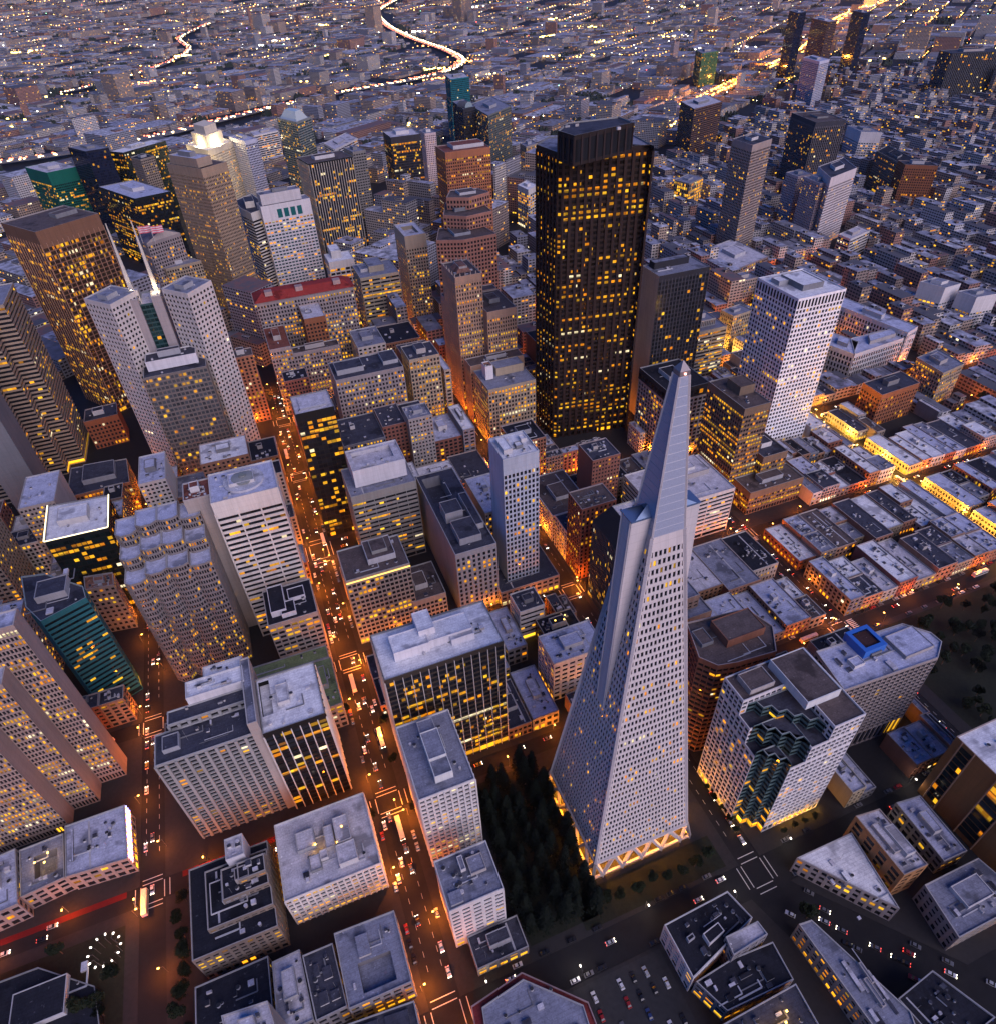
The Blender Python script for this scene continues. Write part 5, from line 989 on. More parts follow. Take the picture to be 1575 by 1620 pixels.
CW = [(.30, .27, .25), (.38, .35, .33), (.44, .42, .41), (.22, .17, .15), (.28, .15, .12), (.33, .25, .20), (.24, .24, .27)]
CRF = [(.34, .35, .44), (.44, .45, .54), (.16, .16, .20), (.07, .07, .09), (.58, .58, .64), (.22, .22, .27), (.20, .10, .09), (.09, .09, .11), (.40, .40, .50)]
sd = 0
for l in FARL:
    sd += 1; r = random.Random(sd)
    cx, cy, hw, hd = (l[0]+l[2])/2, (l[1]+l[3])/2, (l[2]-l[0])/2, (l[3]-l[1])/2
    citybox(cx, cy, hw, hd, gz(cx, cy), l[4], 0, r.choice(CW), r.choice(CRF), sd)
    if hw > 5: citybox(cx+r.uniform(-.4, .4)*hw, cy+r.uniform(-.4, .4)*hd, 2, 2.5, gz(cx, cy)+l[4]-.1, 2.6, 0, r.choice(CW), r.choice(CRF), sd+7)
FWM = [(-567, 1879), (-408, 1903), (-191, 2009), (-75, 2103), (115, 2249), (331, 2383), (567, 2480), (736, 2585), (850, 2730), (905, 2880), (926, 3172), (906, 3589), (920, 4117), (1000, 4593), (1166, 4905), (1488, 5442)]
FW2 = [(-529, 2955), (-330, 3198), (-163, 3518), (-72, 3845), (-98, 4236), (67, 4645)]
MKL = [(1090, 1590), (1267, 1715), (1612, 1964), (1977, 2206), (2709, 2814), (3268, 3091)]
def near_path(P, x, y):
    d = 1e9
    for i in range(len(P)-1):
        ax, ay = P[i]; bx, by = P[i+1]; dx, dy = bx-ax, by-ay; t = max(0, min(1, ((x-ax)*dx+(y-ay)*dy)/(dx*dx+dy*dy)))
        d = min(d, math.hypot(x-ax-t*dx, y-ay-t*dy))
    return d
LIGHTS = []
rs = random.Random(11)
ca, sa = math.cos(rad(36)), math.sin(rad(36))
def fill(bx, by, sx, sy, lot, hfun, test, skip, rot=True, lightp=.6):
    global sd
    nx, ny = int(bx/lot), int(by/lot)
    for i in range(-sx, sx):
        for j in range(-sy, sy):
            ox, oy = i*(bx+22), j*(by+18)
            wx, wy = (ca*ox-sa*oy, sa*ox+ca*oy) if rot else (ox, oy)
            wx += MK0[0]; wy += MK0[1]
            r0_ = math.hypot(wx-CAM[0], wy-CAM[1])
            if r0_ > 7600 or not test(wx, wy) or not visible(wx, wy, gz(wx, wy), .12): continue
            x = 0
            if rs.random() < .05: continue
            big = rs.random() < .22; tall_ = rs.random() < .10
            for (fx, fy, n_) in ((1, 0, int(bx/30)), (0, 1, int(by/30))) if rs.random() < .22 else ():
                for k in range(n_):
                    lx, ly = ox-11*fy+k*30*fx, oy-9*fx+k*30*fy; px, py = (ca*lx-sa*ly, sa*lx+ca*ly) if rot else (lx, ly); LIGHTS.append((px+MK0[0], py+MK0[1], rs.random()*.55))
            while x < bx-4:
                w = bx*rs.choice((.34, .5, 1)) if big else lot*rs.choice((.4, .6, .8, 1, 1.4, 2.4)); w = min(w, bx-x)
                y = 0
                while y < by-4:
                    d = by*rs.choice((.5, 1)) if big else lot*rs.choice((.8, 1, 1.4, 2.2)); d = min(d, by-y)
                    lx, ly = ox+x+w/2, oy+y+d/2
                    px, py = (ca*lx-sa*ly, sa*lx+ca*ly) if rot else (lx, ly)
                    px += MK0[0]; py += MK0[1]; y += d
                    if w < 4 or d < 4 or skip(px, py, max(w, d)/2): continue
                    sd += 1; z = gz(px, py); h = hfun(px, py)*(2.2 if tall_ and not big else 1)
                    citybox(px, py, w/2-.4, d/2-.4, z, h, rad(36) if rot else 0, rs.choice(CW), rs.choice(CRF), sd)
                    if r0_ < 2600 and w > 12 and rs.random() < .7:
                        citybox(px+rs.uniform(-.25, .25)*w, py+rs.uniform(-.25, .25)*d, w*.12, d*.12, z+h-.1, 2+2*rs.random(), rad(36) if rot else 0, rs.choice(CW), rs.choice(CRF), sd+3)
                x += w
            for k in range(int(14*lightp)):
                if rs.random() < .82: continue
                q = rs.random(); lx, ly = (ox-11, oy+q*by) if rs.random() < .5 else (ox+q*bx, oy-9)
                px, py = (ca*lx-sa*ly, sa*lx+ca*ly) if rot else (lx, ly); LIGHTS.append((px+MK0[0], py+MK0[1], rs.random()))
def skipall(x, y, m):
    if any(x > b[0]-m and x < b[2]+m and y > b[1]-m and y < b[3]+m for b in BB): return True
    d = math.hypot(x-CAM[0], y-CAM[1])
    if d > 1500 and (near_path(FWM, x, y) < 40+m or near_path(FW2, x, y) < 20+m): return True
    return False
soma_h = lambda x, y: (rs.choice((24, 36, 48, 60, 75))*(.7+.5*rs.random()) if mk(x, y) < 190 and x < 500 else rs.choice((7, 8, 9, 10, 12, 14, 18, 22)) if rs.random() < .95 else rs.choice((30, 40, 50)))
dist_ = lambda x, y: math.hypot(x-CAM[0], y-CAM[1])
fill(158, 84, 26, 44, 33, soma_h, lambda x, y: mk(x, y) > -9 and dist_(x, y) < 2700, lambda x, y, m: mk(x, y) < 14+m*.5 or skipall(x, y, m))
fill(150, 78, 70, 90, 40, lambda x, y: rs.choice((7, 8, 9, 11, 13)) if rs.random() < .975 else rs.choice((24, 36, 50)), lambda x, y: dist_(x, y) >= 2700 and dist_(x, y) < 4600, skipall, lightp=.7)
fill(190, 90, 90, 90, 48, lambda x, y: rs.choice((7, 8, 9, 12, 15)), lambda x, y: dist_(x, y) >= 4600, skipall, lightp=.8)
fill(132, 82, 26, 20, 17, lambda x, y: rs.choice((10, 12, 14, 16, 20, 26, 34)), lambda x, y: mk(x, y) < -60 and dist_(x, y) < 2700 and (x > 1690 or y > 1350), lambda x, y, m: mk(x, y) > -20-m*.7 or skipall(x, y, m), rot=False)
nf = len(M_); me = bpy.data.meshes.new('distant_city')
va_ = np.array(V_, dtype=np.float32); me.vertices.add(len(va_)); me.vertices.foreach_set('co', va_.ravel())
me.loops.add(4*nf); me.loops.foreach_set('vertex_index', np.arange(4*nf, dtype=np.int32))
me.polygons.add(nf); me.polygons.foreach_set('loop_start', np.arange(0, 4*nf, 4, dtype=np.int32)); me.polygons.foreach_set('loop_total', np.full(nf, 4, dtype=np.int32))
me.materials.append(cm_); me.materials.append(rm_); me.polygons.foreach_set('material_index', np.array(M_, dtype=np.int32))
me.uv_layers.new(name='UVMap').data.foreach_set('uv', np.array(U_, dtype=np.float32).ravel())
ca_ = me.color_attributes.new('Col', 'BYTE_COLOR', 'CORNER'); cc = np.ones((nf, 4, 4), dtype=np.float32); cc[:, :, :3] = np.array(C_, dtype=np.float32)[:, None, :]
ca_.data.foreach_set('color', cc.ravel()); me.update(); me.validate()
o = bpy.data.objects.new('distant_city', me); COL.objects.link(o)
tag(o, 'sea of small distant buildings stretching to the hills', 'buildings', None, 'stuff')

# far lights, freeway and its traffic
LC = [((1, .55, .12), 9), ((1, .36, .05), 9), ((1, .82, .55), 9), ((1, .95, .85), 12), ((1, .1, .06), 7), ((.3, 1, .6), 6), ((.5, .3, 1), 6)]
lm = MB()
for (x, y, q) in LIGHTS:
    if not visible(x, y, gz(x, y), .05): continue
    k = 0 if q < .3 else 1 if q < .55 else 2 if q < .76 else 3 if q < .90 else 4 if q < .96 else 5 if q < .985 else 6
    z = gz(x, y)+9; d = dist_(x, y); r = (.35+.8*rs.random()**3)*(d/1900)**.7; lm.prism([(x-r, y-r), (x+r, y-r), (x+r, y+r), (x-r, y+r)], z, z+1.6*r, k)
o = part('distant_street_lights', lm, [emit(c, s) for c, s in LC]); tag(o, 'thousands of tiny street lights across the far city', 'lights', None, 'stuff')
def resample(P, step):
    out = []
    for i in range(len(P)-1):
        n = max(1, int(math.dist(P[i], P[i+1])/step))
        for k in range(n):
            t = k/n; p0, p1, p2, p3 = P[max(0, i-1)], P[i], P[i+1], P[min(len(P)-1, i+2)]
            out.append(tuple(.5*((2*p1[c])+(p2[c]-p0[c])*t+(2*p0[c]-5*p1[c]+4*p2[c]-p3[c])*t*t+(3*p1[c]-p0[c]-3*p2[c]+p3[c])*t**3) for c in (0, 1)))
    return out+[P[-1]]
def roadway(P, w, lift):
    R = resample(P, 30); m = MB(); out = []
    for i in range(len(R)):
        a, b = R[max(0, i-1)], R[min(len(R)-1, i+1)]; L = math.dist(a, b); n = (-(b[1]-a[1])/L, (b[0]-a[0])/L); out.append((R[i], n))
    for i in range(len(R)-1):
        (p, n), (q, k) = out[i], out[i+1]; z, zz = gz(*p)+lift, gz(*q)+lift
        A, B = (p[0]+n[0]*w, p[1]+n[1]*w, z), (p[0]-n[0]*w, p[1]-n[1]*w, z); C, D = (q[0]-k[0]*w, q[1]-k[1]*w, zz), (q[0]+k[0]*w, q[1]+k[1]*w, zz)
        m.face([B, C, D, A], 0); m.face([(A[0], A[1], z-2.5), A, D, (D[0], D[1], zz-2.5)], 0); m.face([B, (B[0], B[1], z-2.5), (C[0], C[1], zz-2.5), C], 0)
    return m, out
tr = MB()
for P, w, dens in ((FWM, 18, 1.0), (FW2, 13, .45)):
    m, pts = roadway(P, w, 9); struct('freeway', m, wall((.15, .14, .14)))
    for (p, n) in pts:
        for ln in (-.75, -.5, -.25, .25, .5, .75):
            if rs.random() > dens*(1.0 if p[1] > 2200 else .9): continue
            x, y = p[0]+n[0]*w*ln+rs.uniform(-9, 9)*n[1], p[1]+n[1]*w*ln-rs.uniform(-9, 9)*n[0]; z = gz(x, y)+9.2; r = 1.8
            tr.prism([(x-r, y-r), (x+r, y-r), (x+r, y+r), (x-r, y+r)], z, z+1.5, 0 if ln < 0 else 1)
o = part('distant_traffic', tr, [emit((1, .74, .36), 9), emit((1, .16, .05), 5)]); tag(o, 'streams of headlights and tail lights on the far freeway', 'traffic', None, 'stuff')
# the lit avenue at upper right
al = MB(); R = resample(MKL, 13)
for i in range(len(R)-1):
    (x, y), (x2, y2) = R[i], R[i+1]; L = math.dist(R[i], R[i+1]) or 1; n = (-(y2-y)/L, (x2-x)/L)
    for s_ in (-14, 14):
        px, py = x+n[0]*s_+rs.uniform(-4, 4), y+n[1]*s_+rs.uniform(-4, 4); z = gz(px, py)+9; r = 1.7*(dist_(x, y)/2200)**.7
        al.prism([(px-r, py-r), (px+r, py-r), (px+r, py+r), (px-r, py+r)], z, z+2.4, 0)
    if i % 9 == 4: lamp((x, y, gz(x, y)+14), 300000, ORANGE, None, 3)
o = part('avenue_lights', al, emit((1, .40, .05), 8)); tag(o, 'dense orange lamps along the far diagonal avenue', 'lights', None, 'stuff')
# tree clumps and bright yards in the far city
tm_ = MB()
for k in range(900):
    t = YAW+rad(rs.uniform(-42, 42)); r0_ = 1300+4800*rs.random()**1.3; x, y = CAM[0]+r0_*math.sin(t), CAM[1]+r0_*math.cos(t)
    if mk(x, y) < 60 and r0_ < 1500 or skipall(x, y, 6): continue
    z = gz(x, y); R_ = rs.uniform(8, 26)*(r0_/2200)**.5
    for j in range(16):
        a = rs.random()*6.28; q = R_*rs.random()**.5; h = rs.uniform(10, 17); w = rs.uniform(3, 6)*(r0_/2200)**.5
        px, py = x+q*math.cos(a), y+q*math.sin(a); tm_.prism([(px-w, py-w*.6), (px+w*.7, py-w), (px+w, py+w*.7), (px-w*.6, py+w)], z, z+h, 0, poly1=[(px-w*.4, py-w*.4), (px+w*.4, py-w*.3), (px+w*.3, py+w*.4), (px-w*.4, py+w*.3)])
o = part('distant_trees', tm_, plain((.014, .022, .014), .9, name='far_foliage')); tag(o, 'dark clumps of trees between the far houses', 'trees', None, 'stuff')
ym = MB()
for k in range(70):
    t = YAW+rad(rs.uniform(-38, 38)); r0_ = 1300+3600*rs.random(); x, y = CAM[0]+r0_*math.sin(t), CAM[1]+r0_*math.cos(t)
    if mk(x, y) < 40 and r0_ < 1500: continue
    c = rs.choice((0, 0, 0, 1, 1, 2))
    for j in range(rs.choice((3, 5, 8, 14))):
        px, py = x+rs.gauss(0, 26), y+rs.gauss(0, 12); r = rs.uniform(.8, 1.9)*(r0_/2200)**.7; z = gz(px, py)+13; ym.prism([(px-r*1.6, py-r*.6), (px+r*1.6, py-r*.6), (px+r*1.6, py+r*.6), (px-r*1.6, py+r*.6)], z, z+1.6*r, c)
o = part('distant_yard_lights', ym, [emit((1, .66, .14), 8), emit((1, .90, .70), 10), emit((1, .30, .06), 7)]); tag(o, 'bright clusters of lamps in yards and squares of the far city', 'lights', None, 'stuff')
# ------------------------------------------------------------------ haze
hm = bpy.data.materials.new('haze'); hm.use_nodes = True; ht = hm.node_tree; ht.nodes.clear()
ho = ht.nodes.new('ShaderNodeOutputMaterial'); hv = ht.nodes.new('ShaderNodeVolumePrincipled'); hv.inputs['Color'].default_value = (.80, .84, .95, 1); hv.inputs['Density'].default_value = 1.3e-5; hv.inputs['Anisotropy'].default_value = .2
ht.links.new(hv.outputs[0], ho.inputs['Volume'])
hb = MB(); hb.box(-14800, -3000, -1, 14800, 14800, 420, 0, bottom=True)
struct('haze', hb, hm, 'stuff')
# ------------------------------------------------------------------ street lamps
POLE = plain((.10, .10, .10), .5, .4, name='pole_metal')
def lampmesh():
    p = MB(); p.cyl(0, 0, 0, 7.2, .11, 6, 0); a = MB(); a.bar((0, 0, 7.2), (1.8, 0, 7.5), .14); h = MB(); h.box(1.4, -.28, 7.22, 2.3, .28, 7.46, 0)
    return p.mesh('pole', [POLE]), a.mesh('arm', [POLE]), {k: h.mesh('lamp_head', [emit(c, s)]) for k, (c, s) in dict(o=((1, .42, .05), 14), w=((1, .9, .75), 7), y=((1, .62, .12), 16)).items()}
LPM, LAM, LHM = lampmesh()
used_l = {}
def street_lamp(x, y, ang, kind, power, label, light=True):
    root = empty('street_lamp', (x, y, .15), label, 'street lamp', 'street lamps along the avenues'); root.rotation_euler = (0, 0, ang)
    for nm, me in (('pole', LPM), ('arm', LAM), ('lamp_head', LHM[kind])):
        o = bpy.data.objects.new(nm, me); COL.objects.link(o); o.parent = root
    if light:
        l = LIGHTD.setdefault((kind, power), None)
        if l is None:
            l = bpy.data.lights.new('lamp_light', 'POINT'); l.energy = power*EM*3.0; l.color = dict(o=(1, .215, .010), w=(1, .85, .65), y=(1, .48, .06))[kind]; l.shadow_soft_size = .35; LIGHTD[(kind, power)] = l
        o = bpy.data.objects.new('lamp_light', l); COL.objects.link(o); o.parent = root; o.location = (2.0, 0, 6.8)
LIGHTD = {}
STREETS = [  # axis, coordinate, half width, from, to, lamp kind, power, spacing, name
 ('v', -109, 10, -66, 720, 'o', 5200, 26, 'of the orange avenue'),
 ('v', -228, 9, -50, 560, 'o', 2600, 30, 'of the avenue by the teal block'),
 ('v', 48, 9, 150, 640, 'o', 3600, 32, 'of the avenue behind the pyramid'),
 ('v', 194, 9, 20, 640, 'o', 2200, 34, 'of the avenue beyond the hotel'),
 ('v', 350, 8, 60, 480, 'y', 9500, 20, 'of the gold-lit street'),
 ('v', 505, 8, 100, 600, 'o', 2200, 40, 'of the street past the gold-lit one'),
 ('u', 49, 8, -330, 36, 'o', 2200, 32, 'of the street behind the park'),
 ('u', 49, 8, 62, 500, 'o', 1700, 32, 'of the street behind the hotel'),
 ('u', 149, 8, -330, 480, 'o', 2400, 32, 'of the street behind the obelisk'),
 ('u', 262, 12, -330, 600, 'o', 3000, 32, 'of the street by the black tower'),
 ('u', 365, 8, -300, 500, 'o', 3000, 34, 'of the street by the dark tower'),
 ('u', 463, 9, -200, 600, 'o', 3000, 34, 'of the street past the red roof'),
 ('u', 565, 8, -60, 640, 'o', 3000, 36, 'of the street by the tan slab'),
 ('u', -54, 9, -90, 300, 'w', 300, 40, 'of the street before the pyramid'),
]
for ax, c, hw, t0, t1, kd, pw, sp_, nm in STREETS:
    t, n = t0, 0
    while t < t1:
        s_ = -1 if n % 2 else 1; off = c+s_*(hw-2.2)
        x, y = (off, t) if ax == 'v' else (t, off)
        if visible(x, y, 4, .04) and mk(x, y) < -12:
            ang = (math.pi if s_ > 0 else 0) if ax == 'v' else (-math.pi/2 if s_ > 0 else math.pi/2)
            cl = dict(o='orange', w='white', y='golden')[kd]
            street_lamp(x, y, ang, kd, pw, '%s street lamp, %s along the %s kerb %s' % (cl, ORD[n//2] if n//2 < 18 else 'farthest', 'right' if s_ > 0 else 'left', nm))
        t += sp_; n += 1
# ------------------------------------------------------------------ vehicles
def car_meshes(c, long=4.5, wid=1.8, hgt=1.45, bus=False):
    b = MB(); g = MB()
    if bus:
        b.prism([(-long/2, -wid/2), (long/2, -wid/2), (long/2, wid/2), (-long/2, wid/2)], .35, hgt, 0, poly1=[(-long/2+.1, -wid/2+.1), (long/2-.1, -wid/2+.1), (long/2-.1, wid/2-.1), (-long/2+.1, wid/2-.1)])
        b.box(-long*.3, -.7, hgt, -long*.1, .7, hgt+.25, 0); b.box(long*.1, -.7, hgt, long*.25, .7, hgt+.25, 0)
        for s_ in (-1, 1): g.face([(-long*.46, s_*(wid/2+.01), 1.3), (long*.46, s_*(wid/2+.01), 1.3), (long*.46, s_*(wid/2-.05), 2.3), (-long*.46, s_*(wid/2-.05), 2.3)][::s_], 0)
        g.face([(long/2+.01, -wid*.42, 1.2), (long/2+.01, wid*.42, 1.2), (long/2-.06, wid*.42, 2.5), (long/2-.06, -wid*.42, 2.5)], 0)
    else:
        L = long/2
        prof = [(-L, .35), (L, .35), (L, .72), (L*.92, .82), (-L*.96, .92), (-L, .8)]
        w = wid/2
        for i in range(len(prof)):
            (x0, z0), (x1, z1) = prof[i], prof[(i+1) % len(prof)]
            b.face([(x0, -w, z0), (x0, w, z0), (x1, w, z1), (x1, -w, z1)], 0)
        b.face([(x, -w, z) for x, z in prof], 0); b.face([(x, w, z) for x, z in prof[::-1]], 0)
        A = [(-L*.82, -w*.94), (L*.42, -w*.94), (L*.42, w*.94), (-L*.82, w*.94)]; T = [(-L*.55, -w*.74), (L*.08, -w*.74), (L*.08, w*.74), (-L*.55, w*.74)]
        g.prism(A, .86, hgt-.05, 0, top=False, poly1=T); b.face([(x, y, hgt) for x, y in T], 0); b.prism(T, hgt-.05, hgt, 0, top=False)
    wh = MB()
    for x in (-long*.31, long*.31):
        for s_ in (-1, 1):
            P = [(x+.33*math.cos(k*math.pi/5), .33+.33*math.sin(k*math.pi/5)) for k in range(10)]; y0, y1 = s_*(wid/2-.2), s_*(wid/2+.02)
            wh.face([(p, y1, z) for p, z in (P if s_ < 0 else P[::-1])], 0)
            for k in range(10): p, q = P[k], P[(k+1) % 10]; wh.face([(p[0], y0, p[1]), (q[0], y0, q[1]), (q[0], y1, q[1]), (p[0], y1, p[1])], 0)
    hl = []
    for nm, x, m in (('headlight', long/2, emit((1, .86, .62), 10)), ('taillight', -long/2, emit((1, .05, .02), 3))):
        for s_ in (-1, 1):
            e = MB(); y = s_*wid*.34; e.box(x-.12, y-.24, .58, x+.12, y+.24, .84, 0); hl.append((nm, e.mesh(nm, [m])))
    paint = plain(c, .3, .2, name='car_paint')
    return [('body', b.mesh('body', [paint])), ('window', g.mesh('window', [plain((.01, .011, .013), .1, name='car_glass')])), ('wheel', wh.mesh('wheel', [plain((.015, .015, .015), .8, name='rubber')]))], hl
CARS = {n: car_meshes(c) for n, c in dict(white=(.62, .62, .63), silver=(.36, .37, .38), black=(.015, .015, .018), red=(.30, .02, .02), blue=(.03, .05, .14), grey=(.13, .13, .14)).items()}
TAXI = car_meshes((.55, .30, .03)); BUS = car_meshes((.62, .60, .56), 12.5, 2.6, 3.1, True)
seen = {}
def vehicle(x, y, ang, where, parked, r, kind=None):
    cn = r.choice(('white', 'white', 'silver', 'black', 'grey', 'grey', 'black', 'red', 'blue'))
    parts_, hl = CARS[cn]
    if kind == 'bus': parts_, hl, nm, cat = BUS[0], BUS[1], 'bus', 'bus'; lab = 'white bus driving %s' % where
    elif kind == 'taxi': parts_, hl, nm, cat = TAXI[0], TAXI[1], 'taxi', 'car'; lab = 'yellow taxi driving %s' % where
    else: nm = 'parked_car' if parked else 'moving_car'; cat = 'car'; lab = '%s car %s %s' % (cn, 'parked' if parked else 'driving', where)
    k = seen.get(lab, 0); seen[lab] = k+1
    lab = '%s %s' % (ORD[k] if k < 18 else 'farther', lab)
    root = empty(nm, (x, y, .01), lab, cat, 'cars on the streets' if cat == 'car' else 'buses on the streets'); root.rotation_euler = (0, 0, ang)
    for n_, me_ in parts_+([] if parked else hl):
        o = bpy.data.objects.new(n_, me_); COL.objects.link(o); o.parent = root
rv = random.Random(3)
def traffic(ax, c, t0, t1, lanes, dens, where, bus=.05):
    for off, dirn in lanes:
        t = t0+rv.uniform(0, 12); parked = dirn == 0
        while t < t1:
            x, y = (c+off, t) if ax == 'v' else (t, c+off)
            kd = None
            if not parked: kd = 'bus' if rv.random() < bus else 'taxi' if rv.random() < .06 else None
            if rv.random() < dens and visible(x, y, 1, 0) and mk(x, y) < -14:
                cross = min(abs(t-q[0]) for q in (RV if ax == 'v' else CV))
                if not (parked and cross < 16) and not (ax == 'u' and cross < 13): vehicle(x, y, (0 if ax == 'u' else math.pi/2)+(0 if dirn >= 0 else math.pi), where, parked, rv, kd)
            t += 6.6 if parked else rv.uniform(9, 20)+(9 if kd == 'bus' else 0)
traffic('v', -109, -40, 650, [(-5.2, 1), (-1.8, 1), (1.8, -1), (5.2, -1)], .38, 'on the orange avenue')
traffic('v', -109, -40, 300, [(-7.6, 0), (7.6, 0)], .35, 'on the orange avenue')
traffic('v', -228, 40, 420, [(-3.2, 1), (0, -1), (3.2, -1)], .3, 'on the avenue by the teal block')
traffic('v', 48, -44, 330, [(-1.8, 1), (2.6, -1)], .35, 'on the avenue behind the pyramid')
traffic('v', 194, -40, 420, [(-4, -1), (0, 1), (4, 1)], .4, 'on the avenue beyond the hotel')
traffic('v', 350, 60, 420, [(-2.2, -1), (2.2, 1)], .6, 'on the gold-lit street')
traffic('u', -54, -90, 300, [(-3.6, 1), (0, 1), (3.6, 1)], .2, 'on the street before the pyramid')
traffic('u', -54, -90, 300, [(-7.4, 0), (7.4, 0)], .5, 'on the street before the pyramid')
traffic('u', 49, -330, 480, [(-2.6, 1), (1.6, 1)], .4, 'on the street behind the park')
traffic('u', 49, 60, 480, [(-6.4, 0), (6.4, 0)], .55, 'on the street behind the hotel')
traffic('u', 149, -330, 480, [(-2.6, -1), (2.6, 1)], .35, 'on the street behind the obelisk')
traffic('u', 262, -300, 500, [(-6, 1), (-2, 1), (2, -1), (6, -1)], .3, 'on the street by the black tower')
for k in range(26):     # diagonal avenue and the dark parking roof at the bottom
    t = rv.uniform(5, 120); s_ = rv.choice((-7, -2.5, 2.5, 7)); x, y = 52+.62*t+.78*s_, -66-.78*t+.62*s_
    if visible(x, y, 1, 0): vehicle(x, y, math.atan2(-.78, .62)+(math.pi if s_ < 0 else 0), 'on the diagonal avenue at lower right', abs(s_) > 5, rv)
lot = MB(); lot.box(-62, -110, 0, -13, -64.5, .19, 0); struct('parking_lot', lot, wall((.03, .03, .033), .8, .3))
for i in range(7):
    for j in range(5):
        x, y = -55+i*6.3+rv.uniform(-.4, .4), -70-j*7.0
        if rv.random() < .72: vehicle(x, y, rad(90)+rv.uniform(-.05, .05), 'in the dark parking lot beside the octagon hall', True, rv)

# ------------------------------------------------------------------ trees
def leafmat(c):
    m, t, p = base('foliage'); o = nn(t, 'ShaderNodeObjectInfo'); a = noise(t, .8, 3)
    t.links.new(mixc(t, a, tuple(x*.5 for x in c), tuple(x*1.5 for x in c)), p.inputs['Base Color']); p.inputs['Roughness'].default_value = .7; p.inputs['Specular IOR Level'].default_value = .08; return m
LEAF = leafmat((.012, .018, .009)); RED = leafmat((.004, .007, .0045)); BARK = plain((.07, .045, .03), .9, name='bark')
def tree_meshes(kind, sd_):
    r = random.Random(sd_); c = MB(); t = MB()
    if kind == 'redwood':
        H, R = 24, 4.6; t.cyl(0, 0, 0, H*.92, .55, 7, 0, r1=.08)
        for k in range(1500):
            h = r.random()**.8; z = 2.5+(H-2.5)*h; rad_ = R*(1-h)**.8*(.55+.45*math.sin(z*2.3+r.random()))*(r.random()**.45); a = r.random()*6.283
            x, y = rad_*math.cos(a), rad_*math.sin(a); s = .55+.5*r.random(); d = Vector((math.cos(a+r.uniform(-.8, .8)), math.sin(a), -.35)); n = d.cross(Vector((r.random()-.5, r.random()-.5, 1))).normalized()
            d = d.normalized()*s; n = n*s*.6; p = Vector((x, y, z)); c.face([tuple(p-n), tuple(p+d), tuple(p+n), tuple(p-d*.5)], 0)
    else:
        H, R = 10.5, 4.0; t.cyl(0, 0, 0, 5, .28, 7, 0, r1=.16)
        lobes = [(r.uniform(-1.9, 1.9), r.uniform(-1.9, 1.9), 6.3+r.uniform(-1.3, 2.0), r.uniform(1.3, 2.2)) for _ in range(9)]
        for q in lobes: t.bar((0, 0, 4.2), (q[0]*.8, q[1]*.8, q[2]), .16)
        for k in range(1300):
            q = r.choice(lobes); v = Vector((r.gauss(0, 1), r.gauss(0, 1), r.gauss(0, 1))).normalized()*q[3]*(.55+.45*r.random()); p = Vector(q[:3])+v
            d = Vector((r.gauss(0, 1), r.gauss(0, 1), r.gauss(0, .6))).normalized()*(.35+.3*r.random()); n = d.orthogonal().normalized()*.3
            c.face([tuple(p-n), tuple(p+d), tuple(p+n), tuple(p-d)], 0)
    return t.mesh('trunk', [BARK]), c.mesh('crown', [RED if kind == 'redwood' else LEAF])
TM = {k: [tree_meshes(k, s) for s in range(4)] for k in ('redwood', 'street')}
tseen = {}
def tree(kind, x, y, sc, label, group):
    k = tseen.get(label, 0); tseen[label] = k+1
    root = empty('redwood_tree' if kind == 'redwood' else 'street_tree', (x, y, .1), label, 'tree', group)
    root.scale = (sc, sc, sc*rv.uniform(.9, 1.1)); root.rotation_euler = (0, 0, rv.random()*6.28); tm, cm = rv.choice(TM[kind])
    for n_, m_ in (('trunk', tm), ('crown', cm)):
        o = bpy.data.objects.new(n_, m_); COL.objects.link(o); o.parent = root
grass = MB(); grass.box(-66, -42, .15, -29, 40, .2, 0); grass.box(208, -42, .15, 340, 40, .2, 0); grass.box(-340, -60, .05, -240, 38, .2, 0); grass.box(-40, -46, .15, 36, -30, .2, 0)
struct('park_ground', grass, wall((.014, .017, .011), .9, .5))
rows_ = ['along the tower wall', 'second from the tower', 'down the park centre', 'second from the pyramid', 'along the pyramid side']
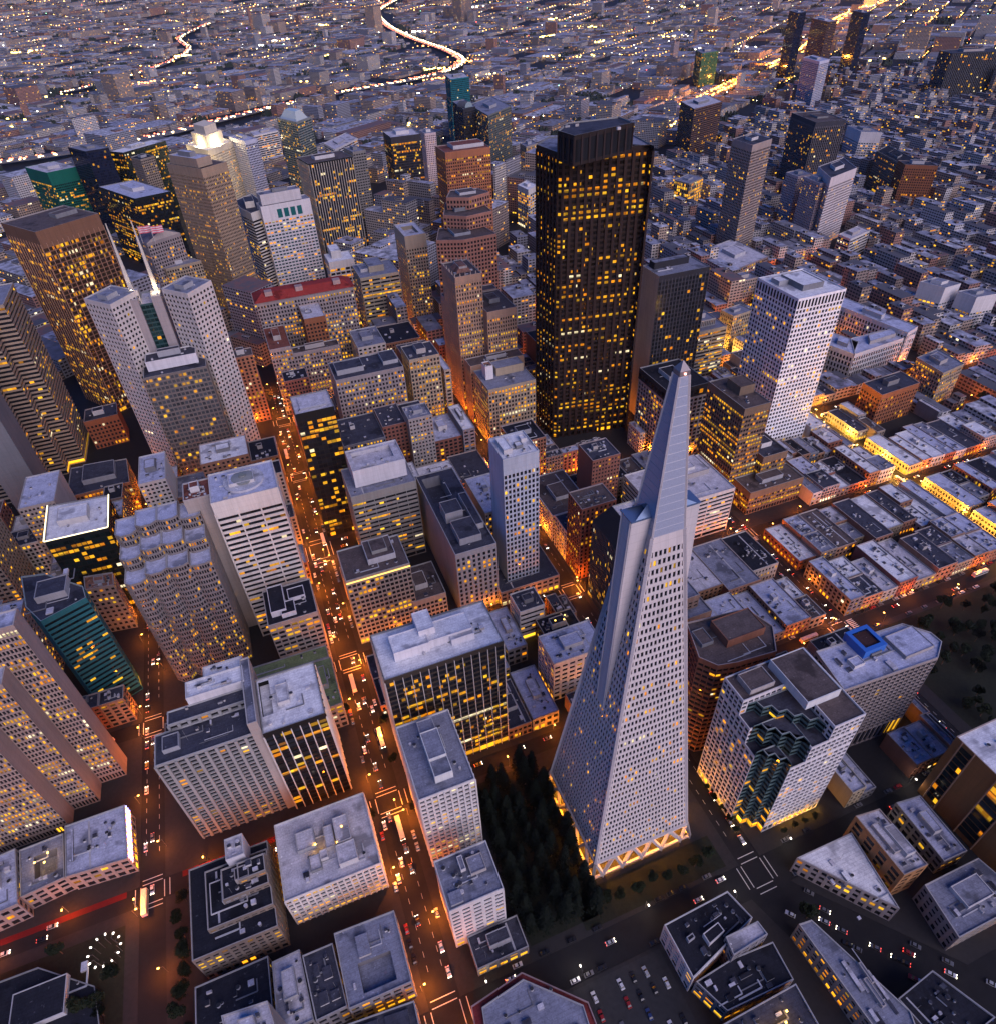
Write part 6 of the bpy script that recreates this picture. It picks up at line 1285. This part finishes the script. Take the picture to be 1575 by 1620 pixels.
for i in range(5):
    for j in range(12):
        tree('redwood', -64+i*8.2+rv.uniform(-2, 2), -38+j*6.8+rv.uniform(-2, 2), rv.uniform(.75, 1.2), 'dark redwoods %s, counted from the front street' % rows_[i] if False else 'dark redwood in the park beside the pyramid, row %s' % rows_[i], 'redwoods in the dark park')
for k in range(9): tree('street', -34+k*8+rv.uniform(-1, 1), -39+rv.uniform(-1.5, 1.5), rv.uniform(.7, 1.0), 'dark street tree in front of the pyramid base', 'street trees')
for k in range(5): tree('street', 50.5, -34+k*6.2, .5, 'small clipped tree left of the zigzag tower', 'street trees')
for k in range(4): tree('street', 72+k*6.5, -43.5, .5, 'small clipped tree before the zigzag tower', 'street trees')
tree('street', 56, -79, 1.2, 'large round tree at the diagonal street corner', 'street trees')
for (x, y) in ((-99, 96), (-100, 70), (-119, 112), (-97, 40), (-119, 44)): tree('street', x, y, rv.uniform(.6, .9), 'dark tree on the kerb of the orange-lit avenue', 'street trees')
for k in range(60): tree('street', rv.uniform(208, 335), rv.uniform(-40, 40), rv.uniform(.8, 1.3), 'dark tree in the park at the right edge', 'street trees')
for k in range(46): tree('street', rv.uniform(-330, -238), rv.uniform(-45, 40), rv.uniform(.7, 1.2), 'dark tree in the plaza at lower left', 'street trees')
for k in range(12): tree('street', rv.uniform(-216, -212), -50+k*8, rv.uniform(.8, 1.1), 'tall tree lining the left kerb at lower left', 'street trees')
for k in range(24):
    x, y = rv.uniform(360, 900), rv.uniform(100, 420); 
    if not clash(x-3, y-3, x+3, y+3): tree('street', x, y, rv.uniform(.8, 1.2), 'dark tree between the houses at right', 'street trees')
RING = (-246.0, 27.0)
# ring of lights in the plaza, glowing tower bases, scattered white lamps
for k in range(12):
    a = k*math.pi/6; street_lamp(RING[0]+5.0*math.cos(a), RING[1]+5.0*math.sin(a), a, 'w', 60, '%s lamp of the ring round the plaza fountain' % ORD[k], light=k % 4 == 0)
for k in range(6): lamp((51.5, -33+k*6, 2.5), 500, (1, .5, .06), None, .3)
for k in range(5): lamp((74+k*5.5, -40.5, 2.5), 500, (1, .5, .06), None, .3)
for (x, y) in ((54, -24), (58, -29), (63, -33), (67, -36)): lamp((x, y, 3.0), 900, (1, .5, .06), None, .3)
